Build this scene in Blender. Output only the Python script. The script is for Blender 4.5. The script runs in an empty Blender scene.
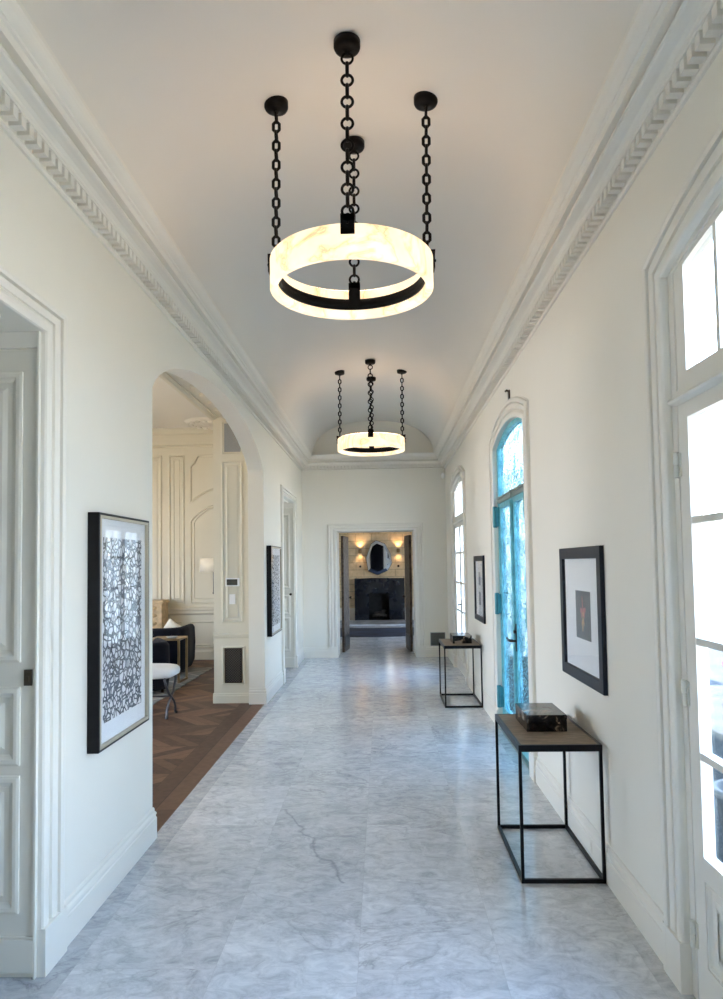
import bpy, math, random
from mathutils import Vector, Matrix
random.seed(7)
PI = math.pi
SC = bpy.context.scene
COL = SC.collection

# ------------------------------------------------------------------ mesh helper
class MB:
    def __init__(s):
        s.v = []; s.f = []; s.sm = []
    def quad(s, a, b, c, d, smooth=False):
        n = len(s.v); s.v += [tuple(a), tuple(b), tuple(c), tuple(d)]
        s.f.append((n, n+1, n+2, n+3)); s.sm.append(smooth); return s
    def poly(s, pts):
        n = len(s.v); s.v += [tuple(p) for p in pts]
        s.f.append(tuple(range(n, n+len(pts)))); s.sm.append(False); return s
    def hexa(s, p):
        # p: 8 points, bottom loop 0-3, top loop 4-7
        n = len(s.v); s.v += [tuple(q) for q in p]
        for f in ((0,3,2,1),(4,5,6,7),(0,1,5,4),(1,2,6,5),(2,3,7,6),(3,0,4,7)):
            s.f.append(tuple(n+i for i in f)); s.sm.append(False)
        return s
    def box(s, x0, x1, y0, y1, z0, z1):
        x0, x1 = sorted((x0, x1)); y0, y1 = sorted((y0, y1)); z0, z1 = sorted((z0, z1))
        return s.hexa([(x0,y0,z0),(x1,y0,z0),(x1,y1,z0),(x0,y1,z0),(x0,y0,z1),(x1,y0,z1),(x1,y1,z1),(x0,y1,z1)])
    def grid(s, rows, closed_u=False, closed_v=False, smooth=True, cap=False):
        # rows: list of lists of points
        n = len(s.v); R = len(rows); K = len(rows[0])
        for r in rows: s.v += [tuple(p) for p in r]
        for i in range(R if closed_v else R-1):
            for j in range(K if closed_u else K-1):
                a = n+i*K+j; b = n+i*K+(j+1) % K
                c = n+((i+1) % R)*K+(j+1) % K; d = n+((i+1) % R)*K+j
                s.f.append((a, b, c, d)); s.sm.append(smooth)
        if cap:
            s.f.append(tuple(n+j for j in reversed(range(K)))); s.sm.append(False)
            s.f.append(tuple(n+(R-1)*K+j for j in range(K))); s.sm.append(False)
        return s
    def tube(s, pts, r, seg=10, closed=False, cap=True, rz=None):
        pts = [Vector(p) for p in pts]; N = len(pts); rows = []
        up = None
        for i in range(N):
            if closed: t = pts[(i+1) % N]-pts[i-1]
            else: t = pts[min(i+1, N-1)]-pts[max(i-1, 0)]
            t.normalize()
            if up is None:
                a = Vector((0,0,1)) if abs(t.z) < .9 else Vector((1,0,0))
                up = (a-t*a.dot(t)).normalized()
            else:
                up = (up-t*up.dot(t)).normalized()
            w = t.cross(up); rr = r[i] if isinstance(r, (list, tuple)) else r
            rows.append([pts[i]+(up*math.cos(2*PI*k/seg)+w*math.sin(2*PI*k/seg))*rr for k in range(seg)])
        return s.grid(rows, closed_u=True, closed_v=closed, smooth=seg > 6, cap=cap and not closed)
    def lathe(s, c, prof, seg=32, axis='z', smooth=True):
        # prof: list of (r, h) ; axis direction
        rows = []
        for r, h in prof:
            row = []
            for k in range(seg):
                a = 2*PI*k/seg; u, w = r*math.cos(a), r*math.sin(a)
                if axis == 'z': p = (c[0]+u, c[1]+w, c[2]+h)
                elif axis == 'x': p = (c[0]+h, c[1]+u, c[2]+w)
                else: p = (c[0]+w, c[1]+h, c[2]+u)
                row.append(p)
            rows.append(row)
        s.grid(rows, closed_u=True, smooth=smooth)
        return s
    def sweep(s, path, prof, fn, closed=False, smooth=False, capends=True):
        # path: 2D points; prof: (u along left normal, v); fn(a, b, v) -> 3D
        N = len(path); rows = []
        for i in range(N):
            if closed or 0 < i < N-1:
                a = path[i-1]; b = path[i]; c = path[(i+1) % N]
                d1 = Vector((b[0]-a[0], b[1]-a[1])).normalized(); d2 = Vector((c[0]-b[0], c[1]-b[1])).normalized()
                n1 = Vector((-d1.y, d1.x)); n2 = Vector((-d2.y, d2.x)); m = n1+n2
                m = m/ (m.dot(n1) if abs(m.dot(n1)) > 1e-6 else 1)
            else:
                a, b = (path[0], path[1]) if i == 0 else (path[-2], path[-1])
                d = Vector((b[0]-a[0], b[1]-a[1])).normalized(); m = Vector((-d.y, d.x))
            rows.append([fn(path[i][0]+m.x*u, path[i][1]+m.y*u, v) for u, v in prof])
        s.grid(rows, closed_u=False, closed_v=closed, smooth=smooth)
        if capends and not closed:
            s.poly(rows[0]); s.poly(rows[-1])
        return s
    def ico(s, c, r, sx=1, sy=1, sz=1, seg=10, rings=7):
        rows = []
        for i in range(rings+1):
            t = PI*i/rings
            rows.append([(c[0]+r*sx*math.sin(t)*math.cos(2*PI*k/seg), c[1]+r*sy*math.sin(t)*math.sin(2*PI*k/seg), c[2]-r*sz*math.cos(t)) for k in range(seg)])
        return s.grid(rows, closed_u=True)
    def build(s, name, mat, parent=None, bevel=0, subsurf=0, weld=False):
        me = bpy.data.meshes.new(name); me.from_pydata(s.v, [], s.f)
        me.polygons.foreach_set('use_smooth', s.sm); me.materials.append(mat)
        me.validate(); me.update()
        import bmesh
        bm = bmesh.new(); bm.from_mesh(me)
        bmesh.ops.remove_doubles(bm, verts=bm.verts, dist=1e-5)
        bmesh.ops.recalc_face_normals(bm, faces=bm.faces)
        bm.to_mesh(me); bm.free()
        o = bpy.data.objects.new(name, me); COL.objects.link(o)
        if parent is not None:
            o.parent = parent
            # geometry is authored in world coordinates for placed parents
            if parent.get('_abs'):
                o.matrix_parent_inverse = parent_world(parent).inverted()
        if bevel:
            m = o.modifiers.new('bevel', 'BEVEL'); m.width = bevel; m.segments = 2; m.limit_method = 'ANGLE'; m.angle_limit = math.radians(40)
        if subsurf:
            m = o.modifiers.new('sub', 'SUBSURF'); m.levels = subsurf; m.render_levels = subsurf
        return o

def parent_world(o):
    m = Matrix.LocRotScale(o.location, o.rotation_euler, None)
    if o.parent is not None: m = parent_world(o.parent) @ o.matrix_parent_inverse @ m
    return m

def tag(o, label=None, cat=None, group=None, kind=None):
    if label: o['label'] = label
    if cat: o['category'] = cat
    if group: o['group'] = group
    if kind: o['kind'] = kind
    return o
def empty(name, loc=(0,0,0), rz=0):
    o = bpy.data.objects.new(name, None); COL.objects.link(o)
    o.location = loc; o.rotation_euler = (0,0,rz); o.empty_display_size = .1
    return o
def aempty(name, loc):
    """Empty at the thing's base whose parts are authored in room coordinates."""
    o = empty(name, loc); o['_abs'] = 1; ABS.append(o); return o
ABS = []
def dup(o, parent=None):
    c = o.copy(); COL.objects.link(c)
    if parent is not None:
        c.parent = parent; c.matrix_parent_inverse = o.matrix_parent_inverse.copy()
    for ch in [x for x in bpy.data.objects if x.parent == o]:
        dup(ch, c)
    return c

# ------------------------------------------------------------------ materials
def new(name):
    m = bpy.data.materials.new(name); m.use_nodes = True
    nt = m.node_tree; b = nt.nodes['Principled BSDF']
    return m, nt, b
def N(nt, typ, **kw):
    n = nt.nodes.new(typ)
    for k, v in kw.items():
        if hasattr(n, k): setattr(n, k, v)
        else: n.inputs[k].default_value = v
    return n
def lk(nt, a, b): nt.links.new(a, b)
def mathn(nt, op, a, b=None, c=None):
    n = nt.nodes.new('ShaderNodeMath'); n.operation = op
    for i, x in enumerate((a, b, c)):
        if x is None: continue
        if isinstance(x, (int, float)): n.inputs[i].default_value = x
        else: nt.links.new(x, n.inputs[i])
    return n.outputs[0]
def ramp(nt, fac, stops):
    n = nt.nodes.new('ShaderNodeValToRGB'); nt.links.new(fac, n.inputs[0])
    cr = n.color_ramp
    while len(cr.elements) < len(stops): cr.elements.new(.5)
    for e, (p, c) in zip(cr.elements, stops):
        e.position = p; e.color = (*c, 1) if len(c) == 3 else c
    return n.outputs[0]
def mix(nt, f, a, b, mode='MIX'):
    n = nt.nodes.new('ShaderNodeMix'); n.data_type = 'RGBA'; n.blend_type = mode
    for i, x in ((0, f), (6, a), (7, b)):
        if isinstance(x, (int, float)): n.inputs[i].default_value = x
        elif isinstance(x, tuple): n.inputs[i].default_value = (*x, 1)
        else: nt.links.new(x, n.inputs[i])
    return n.outputs[2]
def coords(nt, scale=(1,1,1)):
    g = nt.nodes.new('ShaderNodeNewGeometry'); m = nt.nodes.new('ShaderNodeMapping')
    m.inputs['Scale'].default_value = scale
    nt.links.new(g.outputs['Position'], m.inputs[0]); return m.outputs[0]
def simple(name, col, rough=.5, metal=0, var=.04, vscale=8, bump=0, bscale=60, coat=0, spec=.5):
    m, nt, b = new(name)
    c = coords(nt)
    n = N(nt, 'ShaderNodeTexNoise'); n.inputs['Scale'].default_value = vscale; n.inputs['Detail'].default_value = 4
    lk(nt, c, n.inputs['Vector'])
    lo = tuple(max(0, x*(1-var)) for x in col); hi = tuple(min(1, x*(1+var)) for x in col)
    lk(nt, ramp(nt, n.outputs['Fac'], [(.3, lo), (.7, hi)]), b.inputs['Base Color'])
    b.inputs['Roughness'].default_value = rough; b.inputs['Metallic'].default_value = metal
    b.inputs['Coat Weight'].default_value = coat; b.inputs['Specular IOR Level'].default_value = spec
    if bump:
        n2 = N(nt, 'ShaderNodeTexNoise'); n2.inputs['Scale'].default_value = bscale; n2.inputs['Detail'].default_value = 3
        lk(nt, c, n2.inputs['Vector'])
        bp = N(nt, 'ShaderNodeBump'); bp.inputs['Strength'].default_value = bump; bp.inputs['Distance'].default_value = .01
        lk(nt, n2.outputs['Fac'], bp.inputs['Height']); lk(nt, bp.outputs[0], b.inputs['Normal'])
    return m
def emis(name, col, strength):
    m, nt, b = new(name)
    b.inputs['Base Color'].default_value = (*col, 1)
    b.inputs['Emission Color'].default_value = (*col, 1); b.inputs['Emission Strength'].default_value = strength
    return m

M = {}
M['wall'] = simple('wall_paint', (.80,.765,.68), .55, var=.012, vscale=1.5, bump=.05, bscale=180)
M['vault'] = simple('vault_plaster', (.75,.725,.675), .6, var=.02, vscale=.9, bump=.04, bscale=120)
M['trim'] = simple('trim_paint', (.78,.745,.67), .38, var=.01, vscale=2)
M['doorwhite'] = simple('door_paint', (.71,.68,.60), .35, var=.01, vscale=2)
M['panelwall'] = simple('panelled_wall_paint', (.68,.64,.525), .45, var=.012, vscale=2)
M['black_metal'] = simple('blackened_iron', (.006,.005,.005), .5, .2, var=.3, vscale=30, bump=.1, bscale=90)
M['steel'] = simple('dark_steel', (.009,.009,.011), .35, .3, var=.2, vscale=14)
M['brass'] = simple('aged_brass', (.42,.30,.16), .35, .9, var=.15, vscale=14)
M['hinge'] = simple('painted_hinge', (.72,.69,.60), .35, .1)
M['velvet'] = simple('navy_velvet', (.004,.0045,.010), .9, var=.3, vscale=6, bump=.1)
M['velvet'].node_tree.nodes['Principled BSDF'].inputs['Sheen Weight'].default_value = .06
M['cream'] = simple('cream_fabric', (.75,.70,.60), .9, var=.05, vscale=20, bump=.2)
M['white_fabric'] = simple('white_upholstery', (.85,.85,.85), .9, var=.02, bump=.15)
M['iron'] = simple('grey_iron', (.10,.10,.11), .4, .7, var=.1)
M['shade'] = simple('linen_shade', (.85,.79,.66), .9, var=.03, bump=.15, bscale=200)
M['matboard'] = simple('mat_board', (.80,.81,.83), .8, var=.01)
M['paper'] = simple('art_paper', (.78,.79,.80), .8, var=.01)
M['frame_black'] = simple('black_frame_wood', (.008,.007,.007), .35, var=.3, vscale=20, )
M['frame_blue'] = simple('charcoal_frame_lacquer', (.016,.018,.026), .35, var=.15, vscale=20)
M['champagne'] = simple('champagne_fillet', (.50,.44,.33), .35, .5, var=.05)
M['lock'] = simple('bronze_lock', (.11,.085,.06), .4, .7)
M['plastic_white'] = simple('white_plastic', (.85,.85,.85), .35, var=.01)
M['screen'] = simple('dark_glass_screen', (.03,.035,.04), .15)
M['greymesh'] = simple('grey_speaker_cloth', (.30,.31,.31), .9, var=.06, vscale=80, bump=.2, bscale=300)
M['black_stone'] = simple('black_marble', (.010,.011,.016), .12, var=.5, vscale=5)
M['soot'] = simple('sooty_firebrick', (.012,.011,.01), .9, var=.4, vscale=12)
M['log'] = simple('charred_log', (.035,.026,.02), .9, var=.5, vscale=20, bump=.6)
M['sconce'] = simple('bronze_sconce', (.30,.19,.09), .35, .9)
M['petal'] = simple('purple_petals', (.35,.16,.48), .7, var=.2, vscale=40)
M['leaf'] = simple('shrub_leaves', (.10,.19,.09), .7, var=.4, vscale=18, bump=.6, bscale=30)
M['pot'] = simple('grey_pot', (.04,.045,.045), .8, var=.1)
M['teal'] = simple('teal_patina', (.17,.50,.56), .42, .1, var=.22, vscale=22, bump=.2, bscale=50)
M['teal_dark'] = simple('teal_patina_hinge', (.05,.26,.30), .42, .2, var=.2, vscale=22)
M['door_bar'] = simple('grey_green_metal', (.28,.33,.31), .35, .6)
M['stone_out'] = simple('slate_paving', (.010,.013,.013), .9, var=.3, vscale=3, spec=.03)
M['gravel'] = simple('pale_gravel', (.62,.54,.42), .9, var=.1, vscale=9)
M['stucco_out'] = simple('garden_wall_stucco', (.7,.7,.68), .8)
M['knob'] = simple('dark_bronze', (.05,.035,.025), .4, .7)

M['black_metal'].node_tree.nodes['Principled BSDF'].inputs['Specular IOR Level'].default_value = .18
M['steel'].node_tree.nodes['Principled BSDF'].inputs['Specular IOR Level'].default_value = .18
M['frame_black'].node_tree.nodes['Principled BSDF'].inputs['Specular IOR Level'].default_value = .18
M['frame_blue'].node_tree.nodes['Principled BSDF'].inputs['Specular IOR Level'].default_value = .18
M['knob'].node_tree.nodes['Principled BSDF'].inputs['Specular IOR Level'].default_value = .18
M['velvet'].node_tree.nodes['Principled BSDF'].inputs['Specular IOR Level'].default_value = .18
def mat_marble(name='marble_floor', border=False, tint=(1,1,1)):
    m, nt, b = new(name)
    g = N(nt, 'ShaderNodeNewGeometry'); sp = N(nt, 'ShaderNodeSeparateXYZ'); lk(nt, g.outputs['Position'], sp.inputs[0])
    X, Y = sp.outputs[0], sp.outputs[1]
    TW, TL = .5875, .79
    ux = mathn(nt, 'DIVIDE', mathn(nt, 'ADD', X, 1.30+TW*10), TW)
    ix = mathn(nt, 'FLOOR', ux)
    st = mathn(nt, 'MULTIPLY', mathn(nt, 'MODULO', ix, 2.0), .5)
    uy = mathn(nt, 'ADD', mathn(nt, 'DIVIDE', mathn(nt, 'ADD', Y, 20-.02), TL), st)
    iy = mathn(nt, 'FLOOR', uy)
    fx = mathn(nt, 'FRACT', ux); fy = mathn(nt, 'FRACT', uy)
    def edge(f, w): return mathn(nt, 'LESS_THAN', mathn(nt, 'MINIMUM', f, mathn(nt, 'SUBTRACT', 1.0, f)), w)
    seam = mathn(nt, 'MAXIMUM', edge(fx, .0022), edge(fy, .0016))
    cmb = N(nt, 'ShaderNodeCombineXYZ'); lk(nt, ix, cmb.inputs[0]); lk(nt, iy, cmb.inputs[1])
    wn = N(nt, 'ShaderNodeTexWhiteNoise'); lk(nt, cmb.outputs[0], wn.inputs['Vector'])
    # slab coordinates, shifted per tile
    off = N(nt, 'ShaderNodeVectorMath'); off.operation = 'SCALE'; off.inputs['Scale'].default_value = 7.0
    lk(nt, wn.outputs['Color'], off.inputs[0])
    ad = N(nt, 'ShaderNodeVectorMath'); ad.operation = 'ADD'; lk(nt, g.outputs['Position'], ad.inputs[0]); lk(nt, off.outputs[0], ad.inputs[1])
    mp = N(nt, 'ShaderNodeMapping'); mp.inputs['Rotation'].default_value = (0,0,.7); mp.inputs['Scale'].default_value = (1.0,1.45,1)
    lk(nt, ad.outputs[0], mp.inputs[0])
    def noise(vec, sc, det, rough, dist=0):
        n = N(nt, 'ShaderNodeTexNoise'); n.inputs['Scale'].default_value = sc; n.inputs['Detail'].default_value = det
        n.inputs['Roughness'].default_value = rough; n.inputs['Distortion'].default_value = dist; lk(nt, vec, n.inputs['Vector']); return n.outputs['Fac']
    cloud = noise(mp.outputs[0], 2.0, 8, .66, .8)
    fine = noise(mp.outputs[0], 8.0, 8, .7, 1.2)
    v1 = mathn(nt, 'ABSOLUTE', mathn(nt, 'SUBTRACT', noise(mp.outputs[0], 1.3, 7, .62, 1.5), .5))
    v2 = mathn(nt, 'ABSOLUTE', mathn(nt, 'SUBTRACT', noise(mp.outputs[0], 4.2, 6, .65, 2.0), .5))
    c = ramp(nt, cloud, [(.30, (.43,.445,.47)), (.48, (.62,.635,.65)), (.66, (.74,.745,.75))])
    c = mix(nt, .6, c, ramp(nt, fine, [(.30, (.29,.31,.345)), (.5, (.62,.64,.67)), (.66, (.82,.83,.84))]))
    k1 = ramp(nt, v1, [(.0, (1,1,1)), (.012, (.35,.35,.35)), (.035, (0,0,0))])
    k2 = ramp(nt, v2, [(.0, (.55,.55,.55)), (.02, (.2,.2,.2)), (.06, (0,0,0))])
    msk = noise(mp.outputs[0], .9, 3, .5, 0)
    mk = ramp(nt, msk, [(.42, (0,0,0)), (.62, (1,1,1))])
    c = mix(nt, mathn(nt, 'MULTIPLY', mathn(nt, 'MULTIPLY', k1, mk), .6), c, (.27,.28,.30))
    c = mix(nt, mathn(nt, 'MULTIPLY', k2, .38), c, (.33,.345,.37))
    # one long dark vein running across two slabs
    wob = N(nt, 'ShaderNodeTexNoise'); wob.inputs['Scale'].default_value = 6; wob.inputs['Detail'].default_value = 5; lk(nt, g.outputs['Position'], wob.inputs['Vector'])
    ln = mathn(nt, 'ADD', mathn(nt, 'ADD', mathn(nt, 'MULTIPLY', mathn(nt, 'ADD', X, .668), .925), mathn(nt, 'MULTIPLY', mathn(nt, 'SUBTRACT', Y, 4.78), .378)), mathn(nt, 'MULTIPLY', mathn(nt, 'SUBTRACT', wob.outputs['Fac'], .5), .16))
    inseg = mathn(nt, 'MULTIPLY', mathn(nt, 'GREATER_THAN', Y, 3.7), mathn(nt, 'LESS_THAN', Y, 4.8))
    kv = mathn(nt, 'MULTIPLY', mathn(nt, 'SUBTRACT', 1.0, mathn(nt, 'SMOOTH_MIN', mathn(nt, 'DIVIDE', mathn(nt, 'ABSOLUTE', ln), .016), 1.0, .1)), inseg)
    c = mix(nt, mathn(nt, 'MULTIPLY', kv, .55), c, (.22,.23,.25))
    tone = mathn(nt, 'ADD', .90, mathn(nt, 'MULTIPLY', wn.outputs['Value'], .12))
    tc = N(nt, 'ShaderNodeCombineColor'); [lk(nt, tone, tc.inputs[i]) for i in range(3)]
    c = mix(nt, 1.0, c, tc.outputs[0], 'MULTIPLY')
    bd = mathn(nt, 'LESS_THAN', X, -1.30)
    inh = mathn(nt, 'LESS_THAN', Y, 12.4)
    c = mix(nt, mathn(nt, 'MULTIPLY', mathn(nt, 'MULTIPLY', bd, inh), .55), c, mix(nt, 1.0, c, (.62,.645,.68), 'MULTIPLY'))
    c = mix(nt, mathn(nt, 'MULTIPLY', seam, .45), c, (.45,.45,.46))
    lk(nt, c, b.inputs['Base Color'])
    b.inputs['Roughness'].default_value = .16
    lk(nt, mathn(nt, 'ADD', .12, mathn(nt, 'MULTIPLY', fine, .12)), b.inputs['Roughness'])
    b.inputs['Specular IOR Level'].default_value = .6
    return m
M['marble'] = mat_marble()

def mat_chevron():
    m, nt, b = new('chevron_oak_floor')
    g = N(nt, 'ShaderNodeNewGeometry'); sp = N(nt, 'ShaderNodeSeparateXYZ'); lk(nt, g.outputs['Position'], sp.inputs[0])
    X, Y = sp.outputs[0], sp.outputs[1]
    CW, PW = .42, .14
    ux = mathn(nt, 'DIVIDE', mathn(nt, 'ADD', Y, 20), CW); ix = mathn(nt, 'FLOOR', ux); fx = mathn(nt, 'FRACT', ux)
    par = mathn(nt, 'MODULO', ix, 2.0)
    s = mathn(nt, 'SUBTRACT', mathn(nt, 'MULTIPLY', par, 2), 1)
    v = mathn(nt, 'DIVIDE', mathn(nt, 'ADD', mathn(nt, 'ADD', X, 30), mathn(nt, 'MULTIPLY', mathn(nt, 'MULTIPLY', mathn(nt, 'SUBTRACT', fx, .5), s), CW*.9)), PW)
    iv = mathn(nt, 'FLOOR', v); fv = mathn(nt, 'FRACT', v)
    # straight border boards beside the hall
    bord = mathn(nt, 'GREATER_THAN', X, -1.72)
    vb = mathn(nt, 'DIVIDE', mathn(nt, 'ADD', X, 1.72+.15*20), .15)
    ivb = mathn(nt, 'ADD', mathn(nt, 'FLOOR', vb), mathn(nt, 'MULTIPLY', mathn(nt, 'FLOOR', mathn(nt, 'DIVIDE', Y, 1.6)), 13)); fvb = mathn(nt, 'FRACT', vb)
    mx = N(nt, 'ShaderNodeMix'); lk(nt, bord, mx.inputs[0]); lk(nt, iv, mx.inputs[2]); lk(nt, ivb, mx.inputs[3])
    mf = N(nt, 'ShaderNodeMix'); lk(nt, bord, mf.inputs[0]); lk(nt, fv, mf.inputs[2]); lk(nt, fvb, mf.inputs[3])
    cmb = N(nt, 'ShaderNodeCombineXYZ'); lk(nt, mx.outputs[0], cmb.inputs[0])
    lk(nt, mathn(nt, 'MULTIPLY', ix, mathn(nt, 'SUBTRACT', 1.0, bord)), cmb.inputs[1])
    wn = N(nt, 'ShaderNodeTexWhiteNoise'); lk(nt, cmb.outputs[0], wn.inputs['Vector'])
    col = ramp(nt, wn.outputs['Value'], [(0, (.055,.027,.017)), (.45, (.11,.057,.035)), (1, (.26,.145,.088))])
    n = N(nt, 'ShaderNodeTexNoise'); n.inputs['Scale'].default_value = 3; n.inputs['Detail'].default_value = 6
    lk(nt, coords(nt, (6, 6, 1)), n.inputs['Vector'])
    col = mix(nt, .35, col, ramp(nt, n.outputs['Fac'], [(.3, (.06,.033,.022)), (.7, (.19,.112,.075))]))
    e = mathn(nt, 'LESS_THAN', mathn(nt, 'MINIMUM', mf.outputs[0], mathn(nt, 'SUBTRACT', 1.0, mf.outputs[0])), .025)
    e2 = mathn(nt, 'MULTIPLY', mathn(nt, 'LESS_THAN', mathn(nt, 'MINIMUM', fx, mathn(nt, 'SUBTRACT', 1.0, fx)), .008), mathn(nt, 'SUBTRACT', 1.0, bord))
    col = mix(nt, mathn(nt, 'MULTIPLY', mathn(nt, 'MAXIMUM', e, e2), .7), col, (.035,.02,.014))
    lk(nt, col, b.inputs['Base Color']); b.inputs['Roughness'].default_value = .5; b.inputs['Specular IOR Level'].default_value = .22
    return m
M['oak'] = mat_chevron()

def mat_alabaster():
    m, nt, b = new('lit_alabaster')
    c = coords(nt, (1,1,1))
    n = N(nt, 'ShaderNodeTexNoise'); n.inputs['Scale'].default_value = 3.2; n.inputs['Detail'].default_value = 6; n.inputs['Distortion'].default_value = 1.2
    lk(nt, c, n.inputs['Vector'])
    v = mathn(nt, 'ABSOLUTE', mathn(nt, 'SUBTRACT', n.outputs['Fac'], .5))
    vein = ramp(nt, v, [(0, (.55,.30,.10)), (.014, (.95,.68,.36)), (.05, (1,.84,.58))])
    n2 = N(nt, 'ShaderNodeTexNoise'); n2.inputs['Scale'].default_value = 6; n2.inputs['Detail'].default_value = 3; lk(nt, c, n2.inputs['Vector'])
    cl = ramp(nt, n2.outputs['Fac'], [(.3, (.85,.62,.36)), (.65, (1,.88,.66))])
    col = mix(nt, .45, vein, cl)
    lk(nt, col, b.inputs['Emission Color']); b.inputs['Emission Strength'].default_value = .56
    lk(nt, col, b.inputs['Base Color']); b.inputs['Roughness'].default_value = .3
    return m
M['alabaster'] = mat_alabaster()

M['strip'] = emis('warm_light_strip', (1,.69,.44), 16)

def mat_glass(name, tint=(1,1,1), gl=.9):
    m, nt, b = new(name)
    out = nt.nodes['Material Output']
    tr = N(nt, 'ShaderNodeBsdfTransparent'); tr.inputs[0].default_value = (*tint, 1)
    gs = N(nt, 'ShaderNodeBsdfGlossy'); gs.inputs['Roughness'].default_value = .02
    lw = N(nt, 'ShaderNodeLayerWeight'); lw.inputs['Blend'].default_value = .5
    fr = mathn(nt, 'ADD', .03, mathn(nt, 'MULTIPLY', mathn(nt, 'POWER', lw.outputs['Facing'], 4.5), gl))
    ms = N(nt, 'ShaderNodeMixShader'); lk(nt, fr, ms.inputs[0])
    lk(nt, tr.outputs[0], ms.inputs[1]); lk(nt, gs.outputs[0], ms.inputs[2]); lk(nt, ms.outputs[0], out.inputs[0])
    nt.nodes.remove(b)
    return m
M['glass'] = mat_glass('window_glass', (.96,.98,.99))
M['picglass'] = mat_glass('picture_glass', (1,1,1), .35)

def mat_lace():
    """textured pale glass behind a fine teal wrought pattern"""
    m, nt, b = new('teal_lacework_glass')
    out = nt.nodes['Material Output']
    c = coords(nt, (1, 1, 1))
    ns = N(nt, 'ShaderNodeTexNoise'); ns.inputs['Scale'].default_value = 14; lk(nt, c, ns.inputs['Vector'])
    ad = N(nt, 'ShaderNodeVectorMath'); ad.operation = 'MULTIPLY_ADD'; ad.inputs[1].default_value = (.06,.06,.06)
    lk(nt, ns.outputs['Color'], ad.inputs[0]); lk(nt, c, ad.inputs[2])
    v = N(nt, 'ShaderNodeTexVoronoi'); v.feature = 'DISTANCE_TO_EDGE'; v.inputs['Scale'].default_value = 25; lk(nt, ad.outputs[0], v.inputs['Vector'])
    iron = mathn(nt, 'LESS_THAN', v.outputs['Distance'], .055)
    v2 = N(nt, 'ShaderNodeTexVoronoi'); v2.inputs['Scale'].default_value = 24; lk(nt, ad.outputs[0], v2.inputs['Vector'])
    gt = N(nt, 'ShaderNodeTexNoise'); gt.inputs['Scale'].default_value = 7; gt.inputs['Detail'].default_value = 5; lk(nt, c, gt.inputs['Vector'])
    tcol = mix(nt, .5, ramp(nt, v2.outputs['Color'], [(.1, (.22,.34,.37)), (.5, (.52,.60,.64)), (.95, (.78,.84,.88))]),
               ramp(nt, gt.outputs['Fac'], [(.35, (.18,.34,.38)), (.6, (.70,.77,.81))]))
    tr = N(nt, 'ShaderNodeBsdfTransparent'); lk(nt, tcol, tr.inputs[0])
    df = N(nt, 'ShaderNodeBsdfDiffuse'); df.inputs[0].default_value = (.55,.72,.76,1)
    tl = N(nt, 'ShaderNodeBsdfTranslucent'); tl.inputs[0].default_value = (.05,.16,.19,1)
    m1 = N(nt, 'ShaderNodeMixShader'); m1.inputs[0].default_value = .12; lk(nt, tr.outputs[0], m1.inputs[1]); lk(nt, df.outputs[0], m1.inputs[2])
    met = N(nt, 'ShaderNodeBsdfDiffuse'); met.inputs[0].default_value = (.26,.50,.54,1)
    m2 = N(nt, 'ShaderNodeMixShader'); m2.inputs[0].default_value = .4; lk(nt, met.outputs[0], m2.inputs[1]); lk(nt, tl.outputs[0], m2.inputs[2])
    m3 = N(nt, 'ShaderNodeMixShader'); lk(nt, iron, m3.inputs[0]); lk(nt, m1.outputs[0], m3.inputs[1]); lk(nt, m2.outputs[0], m3.inputs[2])
    lk(nt, m3.outputs[0], out.inputs[0]); nt.nodes.remove(b)
    return m
M['lace'] = mat_lace()

def mat_tangle(name, sc, w, ink=(.03,.035,.045)):
    m, nt, b = new(name)
    c = coords(nt, (1,1,1))
    ns = N(nt, 'ShaderNodeTexNoise'); ns.inputs['Scale'].default_value = 9; lk(nt, c, ns.inputs['Vector'])
    ad = N(nt, 'ShaderNodeVectorMath'); ad.operation = 'MULTIPLY_ADD'; ad.inputs[1].default_value = (.008,.008,.008)
    lk(nt, ns.outputs['Color'], ad.inputs[0]); lk(nt, c, ad.inputs[2])
    def vor(s, off):
        mp = N(nt, 'ShaderNodeMapping'); mp.inputs['Location'].default_value = (off, off*2, off); lk(nt, ad.outputs[0], mp.inputs[0])
        v = N(nt, 'ShaderNodeTexVoronoi'); v.feature = 'DISTANCE_TO_EDGE'; v.inputs['Scale'].default_value = s; lk(nt, mp.outputs[0], v.inputs['Vector'])
        return mathn(nt, 'LESS_THAN', v.outputs['Distance'], w)
    k = mathn(nt, 'MAXIMUM', vor(sc, 0), vor(sc*.8, 3.3))
    g = N(nt, 'ShaderNodeTexNoise'); g.inputs['Scale'].default_value = 12; lk(nt, c, g.inputs['Vector'])
    inkc = ramp(nt, g.outputs['Fac'], [(.35, ink), (.7, tuple(x*4 for x in ink))])
    lk(nt, mix(nt, k, (.74,.75,.77), inkc), b.inputs['Base Color']); b.inputs['Roughness'].default_value = .8
    return m
M['tangle'] = mat_tangle('ink_tangle_artwork', 23, .085)

def mat_walnut():
    m, nt, b = new('weathered_wood_top')
    n = N(nt, 'ShaderNodeTexNoise'); n.inputs['Scale'].default_value = 4; n.inputs['Detail'].default_value = 8; n.inputs['Roughness'].default_value = .65
    lk(nt, coords(nt, (3, 14, 3)), n.inputs['Vector'])
    lk(nt, ramp(nt, n.outputs['Fac'], [(.3, (.16,.12,.085)), (.55, (.27,.205,.145)), (.75, (.38,.30,.22))]), b.inputs['Base Color'])
    b.inputs['Roughness'].default_value = .6; b.inputs['Specular IOR Level'].default_value = .2
    return m
M['walnut'] = mat_walnut()

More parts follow.
